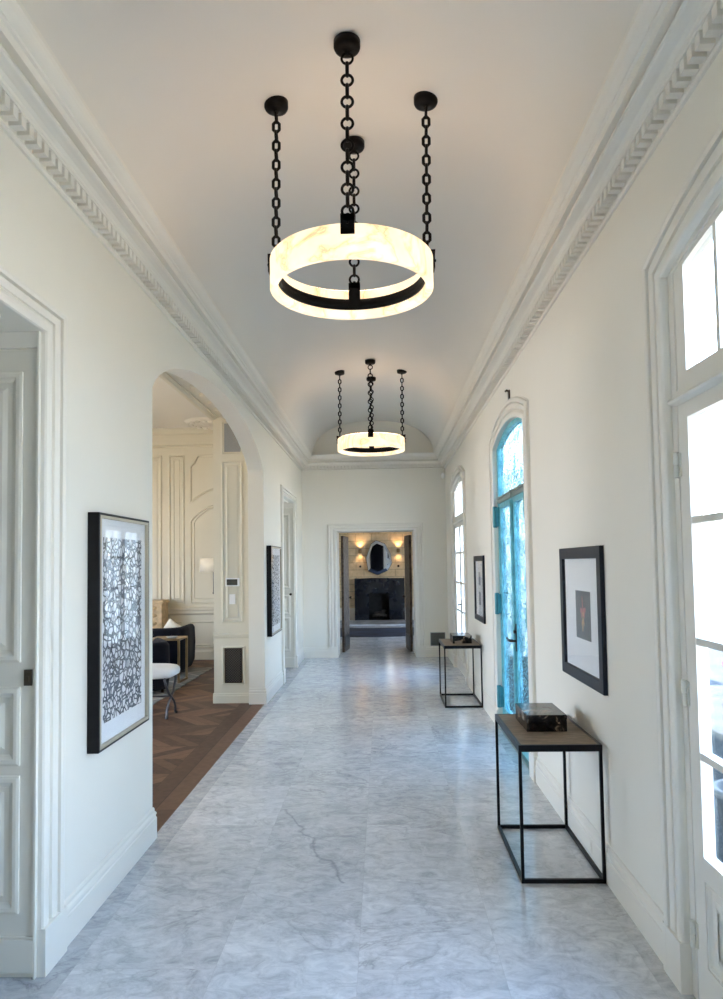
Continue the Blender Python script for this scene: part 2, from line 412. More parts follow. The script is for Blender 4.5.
def mat_petrified():
    m, nt, b = new('petrified_stone_box')
    c = coords(nt)
    v = N(nt, 'ShaderNodeTexVoronoi'); v.inputs['Scale'].default_value = 16; lk(nt, c, v.inputs['Vector'])
    n = N(nt, 'ShaderNodeTexNoise'); n.inputs['Scale'].default_value = 14; n.inputs['Detail'].default_value = 6; n.inputs['Distortion'].default_value = 1.5; lk(nt, c, n.inputs['Vector'])
    a = ramp(nt, n.outputs['Fac'], [(.40, (.006,.005,.005)), (.58, (.03,.022,.018)), (.68, (.30,.22,.15))])
    sx = N(nt, 'ShaderNodeSeparateColor'); lk(nt, v.outputs['Color'], sx.inputs[0])
    k = mathn(nt, 'GREATER_THAN', sx.outputs[0], .86)
    lk(nt, mix(nt, mathn(nt, 'MULTIPLY', k, .75), a, (.38,.33,.27)), b.inputs['Base Color'])
    b.inputs['Roughness'].default_value = .16; b.inputs['Specular IOR Level'].default_value = .3
    return m
M['petrified'] = mat_petrified()

def mat_stone():
    m, nt, b = new('tan_stone_blocks')
    g = N(nt, 'ShaderNodeNewGeometry'); sp = N(nt, 'ShaderNodeSeparateXYZ'); lk(nt, g.outputs['Position'], sp.inputs[0])
    cb = N(nt, 'ShaderNodeCombineXYZ'); lk(nt, mathn(nt, 'ADD', sp.outputs[0], sp.outputs[1]), cb.inputs[0]); lk(nt, sp.outputs[2], cb.inputs[1])
    br = N(nt, 'ShaderNodeTexBrick'); lk(nt, cb.outputs[0], br.inputs['Vector'])
    br.inputs['Color1'].default_value = (.60,.46,.28,1); br.inputs['Color2'].default_value = (.74,.60,.39,1); br.inputs['Mortar'].default_value = (.30,.24,.16,1)
    br.inputs['Scale'].default_value = 1; br.inputs['Mortar Size'].default_value = .009; br.inputs['Brick Width'].default_value = .46; br.inputs['Row Height'].default_value = .21
    n = N(nt, 'ShaderNodeTexNoise'); n.inputs['Scale'].default_value = 9; n.inputs['Detail'].default_value = 6; lk(nt, g.outputs['Position'], n.inputs['Vector'])
    c = mix(nt, .35, br.outputs['Color'], ramp(nt, n.outputs['Fac'], [(.3, (.42,.33,.20)), (.7, (.80,.67,.45))]))
    lk(nt, c, b.inputs['Base Color']); b.inputs['Roughness'].default_value = .85
    bp = N(nt, 'ShaderNodeBump'); bp.inputs['Strength'].default_value = .6; bp.inputs['Distance'].default_value = .02
    lk(nt, n.outputs['Fac'], bp.inputs['Height']); lk(nt, bp.outputs[0], b.inputs['Normal'])
    return m
M['stone'] = mat_stone()

def mat_carved():
    m, nt, b = new('carved_dark_door')
    b.inputs['Specular IOR Level'].default_value = .2
    c = coords(nt, (1,1,1))
    v = N(nt, 'ShaderNodeTexVoronoi'); v.inputs['Scale'].default_value = 14; lk(nt, c, v.inputs['Vector'])
    n = N(nt, 'ShaderNodeTexNoise'); n.inputs['Scale'].default_value = 11; n.inputs['Detail'].default_value = 5; lk(nt, c, n.inputs['Vector'])
    k = mix(nt, .6, ramp(nt, v.outputs['Distance'], [(.1, (.022,.014,.010)), (.6, (.07,.042,.028))]), ramp(nt, n.outputs['Fac'], [(.35, (.04,.028,.02)), (.72, (.15,.11,.075))]))
    lk(nt, k, b.inputs['Base Color']); b.inputs['Roughness'].default_value = .45
    bp = N(nt, 'ShaderNodeBump'); bp.inputs['Strength'].default_value = .8; bp.inputs['Distance'].default_value = .02
    lk(nt, v.outputs['Distance'], bp.inputs['Height']); lk(nt, bp.outputs[0], b.inputs['Normal'])
    return m
M['carved'] = mat_carved()

def mat_grille(name, dark, light, sc):
    m, nt, b = new(name)
    g = N(nt, 'ShaderNodeNewGeometry'); sp = N(nt, 'ShaderNodeSeparateXYZ'); lk(nt, g.outputs['Position'], sp.inputs[0])
    a = mathn(nt, 'SINE', mathn(nt, 'MULTIPLY', mathn(nt, 'ADD', sp.outputs[0], sp.outputs[2]), sc))
    c = mathn(nt, 'SINE', mathn(nt, 'MULTIPLY', mathn(nt, 'SUBTRACT', sp.outputs[0], sp.outputs[2]), sc))
    k = mathn(nt, 'GREATER_THAN', mathn(nt, 'MAXIMUM', a, c), .80)
    lk(nt, mix(nt, k, dark, light), b.inputs['Base Color']); b.inputs['Roughness'].default_value = .5; b.inputs['Metallic'].default_value = .3
    return m
M['grille'] = mat_grille('bronze_lattice_grille', (.010,.009,.008), (.10,.085,.07), 210)
M['grille_grey'] = mat_grille('grey_lattice_grille', (.06,.06,.05), (.26,.25,.22), 190)

def mat_rug(name, base, alt, line, sc=1.3):
    m, nt, b = new(name)
    g = N(nt, 'ShaderNodeNewGeometry'); sp = N(nt, 'ShaderNodeSeparateXYZ'); lk(nt, g.outputs['Position'], sp.inputs[0])
    a = mathn(nt, 'FRACT', mathn(nt, 'MULTIPLY', mathn(nt, 'ADD', sp.outputs[0], mathn(nt, 'ADD', sp.outputs[1], 40)), sc))
    c = mathn(nt, 'FRACT', mathn(nt, 'MULTIPLY', mathn(nt, 'SUBTRACT', sp.outputs[0], mathn(nt, 'SUBTRACT', sp.outputs[1], 40)), sc))
    k = mathn(nt, 'LESS_THAN', mathn(nt, 'MINIMUM', a, c), .07)
    q = mathn(nt, 'GREATER_THAN', mathn(nt, 'MULTIPLY', mathn(nt, 'SUBTRACT', a, .5), mathn(nt, 'SUBTRACT', c, .5)), 0)
    lk(nt, mix(nt, k, mix(nt, q, base, alt), line), b.inputs['Base Color']); b.inputs['Roughness'].default_value = .95
    return m
M['rug'] = mat_rug('grey_lattice_rug', (.17,.168,.16), (.21,.205,.19), (.34,.32,.28))
M['rug_navy'] = simple('navy_hide_rug', (.008,.013,.032), .9, var=.9, vscale=2.2)
M['onyx'] = simple('honey_stone', (.60,.43,.24), .4, var=.25, vscale=14, bump=.4, bscale=25)

# ------------------------------------------------------------------ dimensions
WR, WL, L = 1.14, -1.42, 12.42
Y0 = -6.0            # hall continues behind the camera
ZT = 4.45            # top of masonry
WT = .19
def arch_z(y, yc, hw, zs, rise, n=2.0):
    t = min(1.0, abs((y-yc)/hw)); return zs+rise*max(0, 1-t*t)**(1.0 if rise < .3 else .62)

def wall_run(mb, axis, a0, a1, b0, b1, ztop, ops):
    """wall with thickness a0..a1 across 'axis', running b0..b1; ops = (s, e, zspring, rise, zbottom)"""
    def bx(s, e, z0, z1):
        if axis == 'x': mb.box(a0, a1, s, e, z0, z1)
        else: mb.box(s, e, a0, a1, z0, z1)
    cur = b0
    for s, e, zs, rise, zb in sorted(ops):
        bx(cur, s, 0, ztop)
        if zb > 0: bx(s, e, 0, zb)
        if rise == 0: bx(s, e, zs, ztop)
        else:
            K = 40; c = (s+e)/2; hw = (e-s)/2
            ys = [c-hw*math.cos(PI*i/K) for i in range(K+1)]
            rows = []
            for y in ys:
                z = arch_z(y, c, hw, zs, rise)
                if axis == 'x': rows.append([(a0,y,z),(a1,y,z),(a1,y,ztop),(a0,y,ztop)])
                else: rows.append([(y,a0,z),(y,a1,z),(y,a1,ztop),(y,a0,ztop)])
            mb.grid(rows, closed_u=True, smooth=False)
        cur = e
    bx(cur, b1, 0, ztop)
    return mb
def struct(o): o['kind'] = 'structure'; return o

# French door positions (centres along y)
FD = [2.01, 10.40, -2.18]
TD = 6.27
HW = .76; ZS = 2.77; RISE = .125
AR = (4.29, 8.38)
DL = [(1.75, 2.87), (9.92, 11.30)]     # openings in the left wall, head 2.645
DH = 2.645

# walls
ops = [(c-HW, c+HW, ZS, RISE, 0) for c in FD+[TD]]
struct(wall_run(MB(), 'x', WR, WR+.085, Y0, L, ZT, ops).build('wall_right', M['wall']))
ops = [(AR[0], AR[1], 2.75, .47, 0)]+[(s, e, DH, 0, 0) for s, e in DL]
struct(wall_run(MB(), 'x', WL-WT, WL, Y0, L, ZT, ops).build('wall_left', M['wall']))
struct(wall_run(MB(), 'y', L, L+.16, WL-WT, WR+.085, ZT, [(-.80, .565, 2.23, 0, 0)]).build('wall_far', M['wall']))
mb = MB(); mb.box(WL-WT, WR+.085, Y0-.2, Y0, 0, ZT)
struct(mb.build('wall_back', M['wall']))
# floors
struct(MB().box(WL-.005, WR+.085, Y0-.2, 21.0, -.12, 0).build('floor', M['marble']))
fl = MB(); fl.box(-7.7, -2.19, 3.0, 12.6, -.12, 0); fl.box(-2.19, WL-.005, 3.0, 9.62, -.12, 0); fl.box(-2.19, WL-.005, 11.47, 12.6, -.12, 0)
struct(fl.build('floor_parlour', M['oak']))
fl = MB(); fl.box(-2.19, WL-.005, 9.62, 11.47, -.12, 0); fl.box(-3.4, WL-.005, -.2, 3.0, -.12, 0); fl.box(-3.4, WL-.005, 12.6, 21.0, -.12, 0); fl.box(WR+.085, 3.2, 12.45, 21.0, -.12, 0)
struct(fl.build('floor_side_rooms', M['marble']))
# barrel vault
VA = 1.08; VC = -.14; VZ = 3.57; VR = .63
K = 56; row = []
for i in range(K+1):
    t = PI*i/K; cx = -math.cos(t)
    x = math.copysign(abs(cx)**(2/2.3), cx)*VA; z = VZ+VR*(abs(math.sin(t)))**(2/2.3)
    row.append((VC+x, z))
rows = [[(x, y, z) for x, z in row] for y in [Y0+(L-Y0)*k/24 for k in range(25)]]
struct(MB().grid(rows, smooth=True).build('ceiling', M['vault']))
struct(MB().box(WL-WT, WR+.085, Y0-.2, L+.16, ZT, ZT+.1).build('ceiling_light_seal', M['vault']))  # unseen slab added above the vault to stop light leaking in

# cornice with dentils, mitred round the far wall
corn = [(0,3.32),(.013,3.32),(.02,3.330),(.014,3.342),(.012,3.346),(.012,3.398),(.068,3.398),(.070,3.407),(.074,3.410),(.078,3.420),
        (.092,3.430),(.112,3.434),(.132,3.436),(.140,3.441),(.140,3.450),(.112,3.456),(.112,3.478),(.152,3.482),(.158,3.510),(.168,3.516),(.170,3.526),(.182,3.534),(.196,3.546),(.204,3.560),(.212,3.570),(.212,3.590),(.0,3.590)]
mb = MB(); mb.sweep([(WR, Y0), (WR, L), (WL, L), (WL, Y0)], corn, lambda a, b, v: (a, b, v))
P = .0605; y = Y0+.1
while y < L-.06:
    for sx in (-1, 1):
        xw = WL if sx < 0 else WR
        mb.box(xw-sx*.010, xw-sx*.064, y, y+.036, 3.350, 3.3985)
    y += P
x = WL+.075
while x < WR-.09:
    mb.box(x, x+.036, L-.064, L-.010, 3.350, 3.3985); x += P
struct(mb.build('trim_1', M['trim']))

# base boards
basep = [(0,0),(.021,0),(.021,.125),(.016,.130),(.016,.142),(.020,.146),(.018,.156),(.010,.166),(.010,.176),(.007,.186),(0,.190)]
def baseboard(mb, path): mb.sweep(path, basep, lambda a, b, v: (a, b, v))
mb = MB()
cas_o = .165
for s, e in ((FD[0]+HW+cas_o, TD-HW-cas_o), (TD+HW+cas_o, FD[1]-HW-cas_o), (FD[2]+HW+cas_o, FD[0]-HW-cas_o)):
    baseboard(mb, [(WR, s), (WR, e)])
baseboard(mb, [(WR, FD[1]+HW+cas_o), (WR, L), (.735, L)])
struct(mb.build('baseboard_right', M['trim']))
mb = MB()
baseboard(mb, [(-.975, L), (WL, L), (WL, DL[1][1]+.16)])
baseboard(mb, [(WL, DL[1][0]-.16), (WL, AR[1]), (WL-WT, AR[1])])
baseboard(mb, [(WL-WT, AR[0]), (WL, AR[0]), (WL, DL[0][1]+.19)])
baseboard(mb, [(WL, DL[0][0]-.19), (WL, Y0)])
struct(mb.build('baseboard_left', M['trim']))

# casings
def casing_prof(w):
    return [(0,0),(0,.014),(.03*w,.022),(.12*w,.026),(.24*w,.024),(.34*w,.014),(.40*w,.006),(.44*w,.006),(.445*w,.018),(.56*w,.022),(.66*w,.022),(.70*w,.008),(.735*w,.008),(.74*w,.028),(.82*w,.034),(.90*w,.032),(.95*w,.022),(.955*w,.006),(1.0*w,.006),(1.0*w,0)]
def rect_casing(mb, side, s, e, zt, w, wt):
    # left wall: x = WL, runs along y; profile v -> +x
    path = [(e, 0), (e, zt), (s, zt), (s, 0)]
    pr = [(-u, v) for u, v in casing_prof(1.0)]
    # separate widths for sides and head
    rows = []
    for (py, pz), (mu, mv) in zip(path, ((1,0),(1,1),(-1,1),(-1,0))):
        rows.append([(side(v)[0], py+mu*(-u)*w, pz+mv*(-u)*wt) for u, v in pr])
    mb.grid(rows, smooth=False)
# arched casing on right wall
def arched_casing(mb, yc, hw, zs, rise, w, fnx):
    K = 28
    pts_in = [(yc+hw, 0.0)]; pts_out = [(yc+hw+w, 0.0)]
    for i in range(K+1):
        t = PI*i/K
        pts_in.append((yc+hw*math.cos(t), zs+rise*math.sin(t)**2))
        pts_out.append((yc+(hw+w)*math.cos(t), zs+.112+(rise+.070)*math.sin(t)**2))
    pts_in.append((yc-hw, 0.0)); pts_out.append((yc-hw-w, 0.0))
    rows = []
    for a, b in zip(pts_in, pts_out):
        rows.append([(fnx(v), a[0]+(b[0]-a[0])*u/w, a[1]+(b[1]-a[1])*u/w) for u, v in casing_prof(w)])
    mb.grid(rows, smooth=False)
    for sy in (-1, 1):   # plinth blocks
        mb.box(fnx(0), fnx(.033), yc+sy*(hw-.003), yc+sy*(hw+w+.002), .0005, .19)

def arch_strip(mb, x0, x1, yc, hw0, hw1, z0, zs, r0, r1, zs1=None):
    """fills between two arch curves (inner hw0/r0, outer hw1/r1) as a solid head + jambs"""
    K = 24; rows = []
    pin = [(yc+hw0, z0)]+[(yc+hw0*math.cos(PI*i/K), zs+r0*math.sin(PI*i/K)**2) for i in range(K+1)]+[(yc-hw0, z0)]
    pout = [(yc+hw1, z0)]+[(yc+hw1*math.cos(PI*i/K), (zs1 or zs)+r1*math.sin(PI*i/K)**2) for i in range(K+1)]+[(yc-hw1, z0)]
    for a, b in zip(pin, pout):
        rows.append([(x0, a[0], a[1]), (x1, a[0], a[1]), (x1, b[0], b[1]), (x0, b[0], b[1])])
    mb.grid(rows, closed_u=True, smooth=False, cap=True)

def arch_pane(mb, x0, x1, yc, hw, z0, zs, rise):
    K = 24; rows = []
    for i in range(K+1):
        y = yc+hw*math.cos(PI*i/K); z = zs+rise*math.sin(PI*i/K)**2
        rows.append([(x0, y, z0), (x1, y, z0), (x1, y, z), (x0, y, z)])
    mb.grid(rows, closed_u=True, smooth=False)

def bevel_panel(mb, s, e, z0, z1, fn, w=.03, h=.012, inner=True):
    """moulded panel loop; fn(a, b, v)"""
    path = [(s, z0), (e, z0), (e, z1), (s, z1)]
    pr = [(0,0),(0,h*.7),(w*.25,h),(w*.55,h),(w*.8,h*.35),(w,0)]
    mb.sweep(path, pr, fn, closed=True)
    if inner:
        q = w+.02
        mb.sweep([(s+q, z0+q), (e-q, z0+q), (e-q, z1-q), (s+q, z1-q)], [(0,0),(.018,h*.6),(.03,h*.6)], fn, closed=True)

def french_door(num, yc):
    r = aempty('door_%d' % num, (WR, yc, 0)); r['kind'] = 'structure'
    mb = MB(); arched_casing(mb, yc, HW, ZS, RISE, cas_o, lambda v: WR-v); mb.build('casing', M['trim'], r)
    XF = 1.155
    # frame, transom
    mb = MB(); arch_strip(mb, XF-.003, XF+.048, yc, HW-.042, HW, 0, ZS, RISE-.035, RISE); mb.build('door_frame', M['trim'], r)
    mb = MB(); mb.box(XF-.003, XF+.08, yc-HW+.042, yc+HW-.042, 2.262, 2.30)
    mb.sweep([(yc-HW+.03, 0), (yc+HW-.03, 0)], [(0,0)], lambda a, b, v: (0,0,0), capends=False) if False else None
    rows = [[(XF+v, y, z) for v, z in ((0,2.245),(-.028,2.250),(-.034,2.258),(-.030,2.268),(-.012,2.276),(0,2.285),(.02,2.285),(.02,2.245))] for y in (yc-HW+.03, yc+HW-.03)]
    mb.grid(rows, closed_u=True, smooth=False, cap=True)
    mb.build('transom_bar', M['trim'], r)
    # transom window sash
    t = MB(); hb = HW-.042; hi = hb-.080
    arch_strip(t, XF+.004, XF+.05, yc, hi, hb, 2.30, ZS, RISE-.065, RISE-.035, ZS)
    t.box(XF+.004, XF+.05, yc-hi, yc+hi, 2.30, 2.362)
    tw = t.build('transom_window', M['trim'], r)
    m_ = MB()
    for q in (-.39, 0, .39): m_.box(XF+.008, XF+.045, yc+q-.012, yc+q+.012, 2.362, ZS+RISE-.075 if q == 0 else ZS+RISE-.085)
    m_.build('muntin', M['trim'], tw)
    m_ = MB(); arch_pane(m_, XF+.026, XF+.030, yc, hi-.001, 2.362, ZS, RISE-.066); m_.build('pane', M['glass'], tw)
    # two leaves
    for sg in (-1, 1):
        y_out = yc+sg*(HW-.045); y_in = yc+sg*.003
        a, b_ = sorted((y_out, y_in)); st = .082
        lf = MB(); x0, x1 = XF, XF+.044
        lf.box(x0, x1, a, a+st, .012, 2.243); lf.box(x0, x1, b_-st, b_, .012, 2.243)
        lf.box(x0, x1, a+st, b_-st, 2.185, 2.243); lf.box(x0, x1, a+st, b_-st, .012, .165)
        lf.box(x0, x1, a+st, b_-st, .475, .56); lf.box(x0+.014, x1-.014, a+st, b_-st, .165, .475)
        bevel_panel(lf, a+st, b_-st, .165, .475, lambda p, q, v: (XF+.014-v, p, q), w=.025, h=.012)
        lo = lf.build('leaf', M['trim'], r)
        mm = MB()
        for z in (1.795, 1.345, .925):
            mm.box(x0+.002, x1-.004, a+st, b_-st, z-.013, z+.013)
        mm.box(x0+.003, x1-.005, (a+b_)/2-.011, (a+b_)/2+.011, .56, 2.185) if num != 1 else None
        mm.build('muntin', M['trim'], lo)
        g = MB(); g.box(x0+.024, x0+.028, a+st+.001, b_-st-.001, .561, 2.184); g.build('pane', M['glass'], lo)
        for z in (2.013, 1.14, .245):
            h = MB(); yy = y_out+sg*.004
            h.lathe((XF-.012, yy, z-.05), [(0,0),(.010,0),(.011,.004),(.011,.046),(.008,.048),(.008,.052),(.011,.054),(.011,.096),(.010,.10),(0,.10)], 14)
            h.box(XF-.006, XF+.001, yy-.02, yy+.02, z-.045, z+.045)
            h.build('hinge', M['hinge'], lo)
        if sg < 0:
            h = MB(); yh = y_in-.035
            h.box(XF-.006, XF, yh-.016, yh+.016, .93, 1.10)
            h.tube([(XF, yh, 1.03), (XF-.05, yh, 1.03), (XF-.055, yh-.02, 1.03), (XF-.055, yh-.11, 1.025)], .008, 8)
            h.build('door_handle', M['knob'], lo)
    return r
french_door(1, FD[0]); french_door(2, FD[1]); french_door(3, FD[2])

# teal wrought door
r = aempty('door_4', (WR, TD, 0)); r['kind'] = 'structure'
mb = MB(); arched_casing(mb, TD, HW, ZS, RISE, cas_o, lambda v: WR-v); mb.build('casing', M['trim'], r)
XF = 1.165
mb = MB(); arch_strip(mb, XF, XF+.055, TD, HW-.055, HW, 0, ZS, RISE-.04, RISE); mb.build('door_frame', M['teal'], r)
mb = MB(); mb.box(XF-.012, XF+.06, TD-HW+.03, TD+HW-.03, 2.225, 2.242); mb.box(XF-.006, XF+.06, TD-HW+.03, TD+HW-.03, 2.246, 2.262); mb.box(XF-.012, XF+.06, TD-HW+.03, TD+HW-.03, 2.266, 2.285)
mb.box(XF-.02, XF, TD-.02, TD+.02, 2.222, 2.29)
mb.build('transom_bar', M['door_bar'], r)
mb = MB(); arch_pane(mb, XF+.03, XF+.031, TD, HW-.056, 2.285, ZS, RISE-.041); mb.build('transom_window', M['lace'], r)
for sg in (-1, 1):
    y_out = TD+sg*(HW-.058); y_in = TD+sg*.003; a, b_ = sorted((y_out, y_in)); x0, x1 = XF+.006, XF+.05
    lf = MB(); st = .05
    lf.box(x0, x1, a, a+st, .01, 2.222); lf.box(x0, x1, b_-st, b_, .01, 2.222); lf.box(x0, x1, a+st, b_-st, 2.175, 2.222); lf.box(x0, x1, a+st, b_-st, .01, .22)
    if sg > 0: lf.tube([(x0-.008, y_in, .02), (x0-.008, y_in, 2.2)], .018, 10)
    lo = lf.build('leaf', M['teal'], r)
    g = MB(); g.box(x0+.018, x0+.019, a+st, b_-st, .22, 2.175); g.build('lace_panel', M['lace'], lo)
    for z0, z1 in ((1.99,2.20),(1.13,1.34),(.215,.43)):
        h = MB(); h.lathe((WR-.006, y_out+sg*.05, z0), [(0,0),(.020,.0),(.022,.01),(.022,z1-z0-.01),(.02,z1-z0),(0,z1-z0)], 14)
        h.box(WR-.004, XF+.006, y_out+sg*.0, y_out+sg*.06, z0+.01, z1-.01)
        h.build('hinge', M['teal_dark'], lo)
    if sg < 0:
        h = MB(); yh = y_in-.028
        h.box(x0-.006, x0, yh-.02, yh+.02, .86, 1.10); h.lathe((x0-.006, yh, 1.03), [(.0,-.02),(.014,-.02),(.014,0),(.0,0)], 12, 'x')
        h.tube([(x0, yh, .95), (x0-.055, yh, .95), (x0-.062, yh+.02, .952), (x0-.062, yh+.13, .965)], [.010,.010,.010,.008], 8)
        h.build('door_handle', M['knob'], lo)
    else:
        h = MB(); yh = y_in+.028
        h.box(x0-.006, x0, yh-.02, yh+.02, .86, 1.10)
        h.tube([(x0, yh, .95), (x0-.055, yh, .95), (x0-.062, yh-.02, .952), (x0-.062, yh-.03, .955)], .009, 8)
        h.build('door_handle', M['knob'], lo)
mb = MB(); mb.box(WR, WR+.085, TD-HW, TD+HW, 0, .012); mb.build('threshold', M['door_bar'], r)

# left-wall doors standing open against the far jambs of their openings
def left_door(num, s, e, w, lock):
    r = aempty('door_%d' % num, (WL, e, 0)); r['kind'] = 'structure'
    mb = MB(); rect_casing(mb, lambda v: (WL+v,), s, e, DH, w, .14)
    for yy, sg in ((e, 1), (s, -1)): mb.box(WL, WL+.034, yy-sg*.003, yy+sg*(w+.004), .0005, .19)
    mb.build('casing', M['trim'], r)
    # deep panelled lining: head
    XD = WL-.62
    mb = MB(); mb.box(XD, WL-WT, s-.03, e+.03, DH, DH+.03)
    bevel_panel(mb, WL-.55, WL-.06, s+.10, e-.20, lambda a, b, v: (a, b, DH-v), w=.03, h=.012)
    mb.build('lining', M['trim'], r)
    xa, xb = XD-.05, WL-.012
    y0, y1 = e-.012, e+.028
    # header above leaf
    mb = MB(); mb.box(xa, xb+.003, y0, y1, 2.578, DH); mb.box(xb+.001, xb+.009, y0-.006, y1, 0, DH)
    mb.build('door_stop', M['trim'], r)
    lf = MB(); lf.box(xa, xb, y0+.006, y1, .022, 2.568)
    rowz = [(.255,.805),(.845+.0,1.165),(1.265,2.475)]
    for z0, z1 in rowz:
        for p0, p1 in ((xb-.62+.03, xb-.062),):
            bevel_panel(lf, p0, p1, z0, z1, lambda a, b, v: (a, y0+.006-v, b), w=.045, h=.012)
    lf.box(xa, xb, y0-.006, y0+.006, .025, .155); lf.box(xa, xb, y0-.001, y0+.006, .155, .165)
    lo = lf.build('leaf', M['doorwhite'], r, bevel=.002)
    k = MB()
    if lock == 'plate':
        k.box(xb-.046, xb-.014, y0-.002, y0+.006, 1.17, 1.235); k.box(xb-.036, xb-.024, y0-.006, y0-.002, 1.185, 1.21)
        k.build('lock', M['lock'], lo)
    else:
        k.lathe((xb-.05, y0+.006, 1.175), [(.0,-.05),(.016,-.05),(.020,-.04),(.016,-.025),(.008,-.02),(.008,0),(.022,0),(.022,.003)], 14, 'y')
        k.build('door_knob', M['knob'], lo)
    return r
left_door(5, DL[0][0], DL[0][1], .19, 'plate')
left_door(6, DL[1][0], DL[1][1], .15, 'knob')
# closets behind those openings
mb = MB()
for s, e in ((DL[0][0]-.3, DL[0][1]+.12),):
    mb.box(-3.4, WL-WT, e, e+.08, 0, 3.0); mb.box(-3.4, WL-WT, s-.08, s, 0, 3.0); mb.box(-3.48, -3.4, s-.08, e+.08, 0, 3.0); mb.box(-3.48, WL-WT, s-.08, e+.08, 3.0, 3.08)
struct(mb.build('wall_cupboard', M['wall']))
mb = MB()
s, e = DL[1][0]-.25, DL[1][1]+.12
mb.box(-2.14, WL-WT, e, e+.05, 0, 2.72); mb.box(-2.14, WL-WT, s-.05, s, 0, 2.72); mb.box(-2.19, -2.14, s-.05, e+.05, 0, 2.72); mb.box(-2.19, WL-WT, s-.05, e+.05, 2.72, 2.76)
struct(mb.build('wall_closet', M['wall']))

# far doorway casing and lining
r = aempty('door_7', (-.1, L, 0)); r['kind'] = 'structure'
mb = MB()
path = [(.565, 0), (.565, 2.23), (-.80, 2.23), (-.80, 0)]
rows = []
for (px, pz), (mu, mv) in zip(path, ((1,0),(1,1),(-1,1),(-1,0))):
    rows.append([(px+mu*u*.17, L-v, pz+mv*u*.135) for u, v in casing_prof(1.0)])
mb.grid(rows, smooth=False)
mb.box(.565, .74, L-.034, L, 0, .19); mb.box(-.975, -.80, L-.034, L, 0, .19)
mb.build('casing', M['trim'], r)
mb = MB(); mb.box(.566, .60, L+.165, L+.62, 0, 2.23); mb.box(-.835, -.801, L+.165, L+.62, 0, 2.23); mb.box(-.835, .60, L+.165, L+.62, 2.231, 2.26)
mb.build('lining', M['trim'], r)
for sg, nm in ((-1, 0), (1, 0)):
    xh = -.768 if sg < 0 else .545
    lf = MB(); y0, y1 = L+.64, L+1.30
    xo = xh+sg*.02; xi = xh-sg*.025
    # slightly turned leaf
    d = -sg*.065
    lf.hexa([(xh, y0, .012), (xh-sg*.045, y0, .012), (xh-sg*.045+d, y1, .012), (xh+d, y1, .012), (xh, y0, 2.175), (xh-sg*.045, y0, 2.175), (xh-sg*.045+d, y1, 2.175), (xh+d, y1, 2.175)])
    lo = lf.build('leaf', M['carved'], r)
    rp = MB()
    for q0, q1 in ((.10,.30),):
        xx = xh-sg*.046
        rp.hexa([(xx, y0+.08, q0), (xx-sg*.012, y0+.08, q0), (xx-sg*.012+d*.9, y1-.08, q0), (xx+d*.9, y1-.08, q0), (xx, y0+.08, q1), (xx-sg*.012, y0+.08, q1), (xx-sg*.012+d*.9, y1-.08, q1), (xx+d*.9, y1-.08, q1)])
    rp.build('kick_panel', M['frame_black'], lo)
    k = MB(); k.lathe((xh-sg*.05+d*.9, y1-.06, 1.0), [(0,0),(.012,0),(.012,-sg*.02),(.026,-sg*.03),(.026,-sg*.05),(0,-sg*.055)], 14, 'x'); k.build('door_knob', M['knob'], lo)

# ------------------------------------------------------------------ room beyond the doorway
FY = 20.55
mb = MB(); mb.box(-3.4, 3.2, FY, FY+.15, 0, 3.2); struct(mb.build('wall_hearth', M['stone']))
mb = MB(); mb.box(-3.4, -3.25, L+.16, FY, 0, 3.2)
wall_run(mb, 'x', 3.05, 3.2, L+.16, FY, 3.2, [(15.2, 17.4, 2.4, 0, .7)])
struct(mb.build('wall_sitting_room', M['wall']))
mb = MB(); mb.box(-3.4, WL-WT, L, L+.16, 0, 3.2); mb.box(WR+.085, 3.2, L, L+.16, 0, 3.2)
struct(mb.build('wall_partition', M['wall']))
struct(MB().box(-3.4, 3.2, L+.16, FY+.15, 3.2, 3.3).build('ceiling_sitting_room', M['vault']))

f = aempty('fireplace', (-.09, FY-.35, 0))
tag(f, 'black marble fireplace surround standing against the tan stone wall', 'fireplace')
mb = MB(); y0 = FY-.35; FB = FY-.021
mb.box(-.81, -.405, y0, FB, 0, 1.22); mb.box(.19, .63, y0, FB, 0, 1.22); mb.box(-.405, .19, y0, FB, .79, 1.22)
mb.build('surround', M['black_stone'], f, bevel=.004)
mb = MB(); mb.box(-.405, .19, FY-.04, FB, .012, .79); mb.build('firebox', M['soot'], f)
mb = MB(); mb.box(-.405, .19, y0-.0, FB, 0, .012); mb.build('hearth_slab', M['soot'], f)
lg = aempty('firewood_stack', (-.1, FY-.17, .012)); tag(lg, 'charred logs piled on the iron grate inside the black fireplace', 'firewood')
mb = MB()
for i in range(5): mb.tube([(-.30+i*.1, FY-.26, .10), (-.30+i*.1, FY-.08, .10)], .008, 6)
for xx in (-.30, .10):
    for yy in (FY-.25, FY-.09): mb.tube([(xx, yy, .012), (xx, yy, .105)], .008, 6)
mb.build('grate', M['black_metal'], lg)
for a, b_, z, rr in (((-.30,FY-.23),(.10,FY-.20),.148,.04), ((-.28,FY-.12),(.12,FY-.14),.145,.038), ((-.24,FY-.20),(.06,FY-.13),.215,.036), ((-.05,FY-.22),(.10,FY-.10),.27,.03)):
    m_ = MB(); m_.tube([(a[0], a[1], z), ((a[0]+b_[0])/2, (a[1]+b_[1])/2, z+.012), (b_[0], b_[1], z)], [rr, rr*1.08, rr*.9], 10); m_.build('log', M['log'], lg)

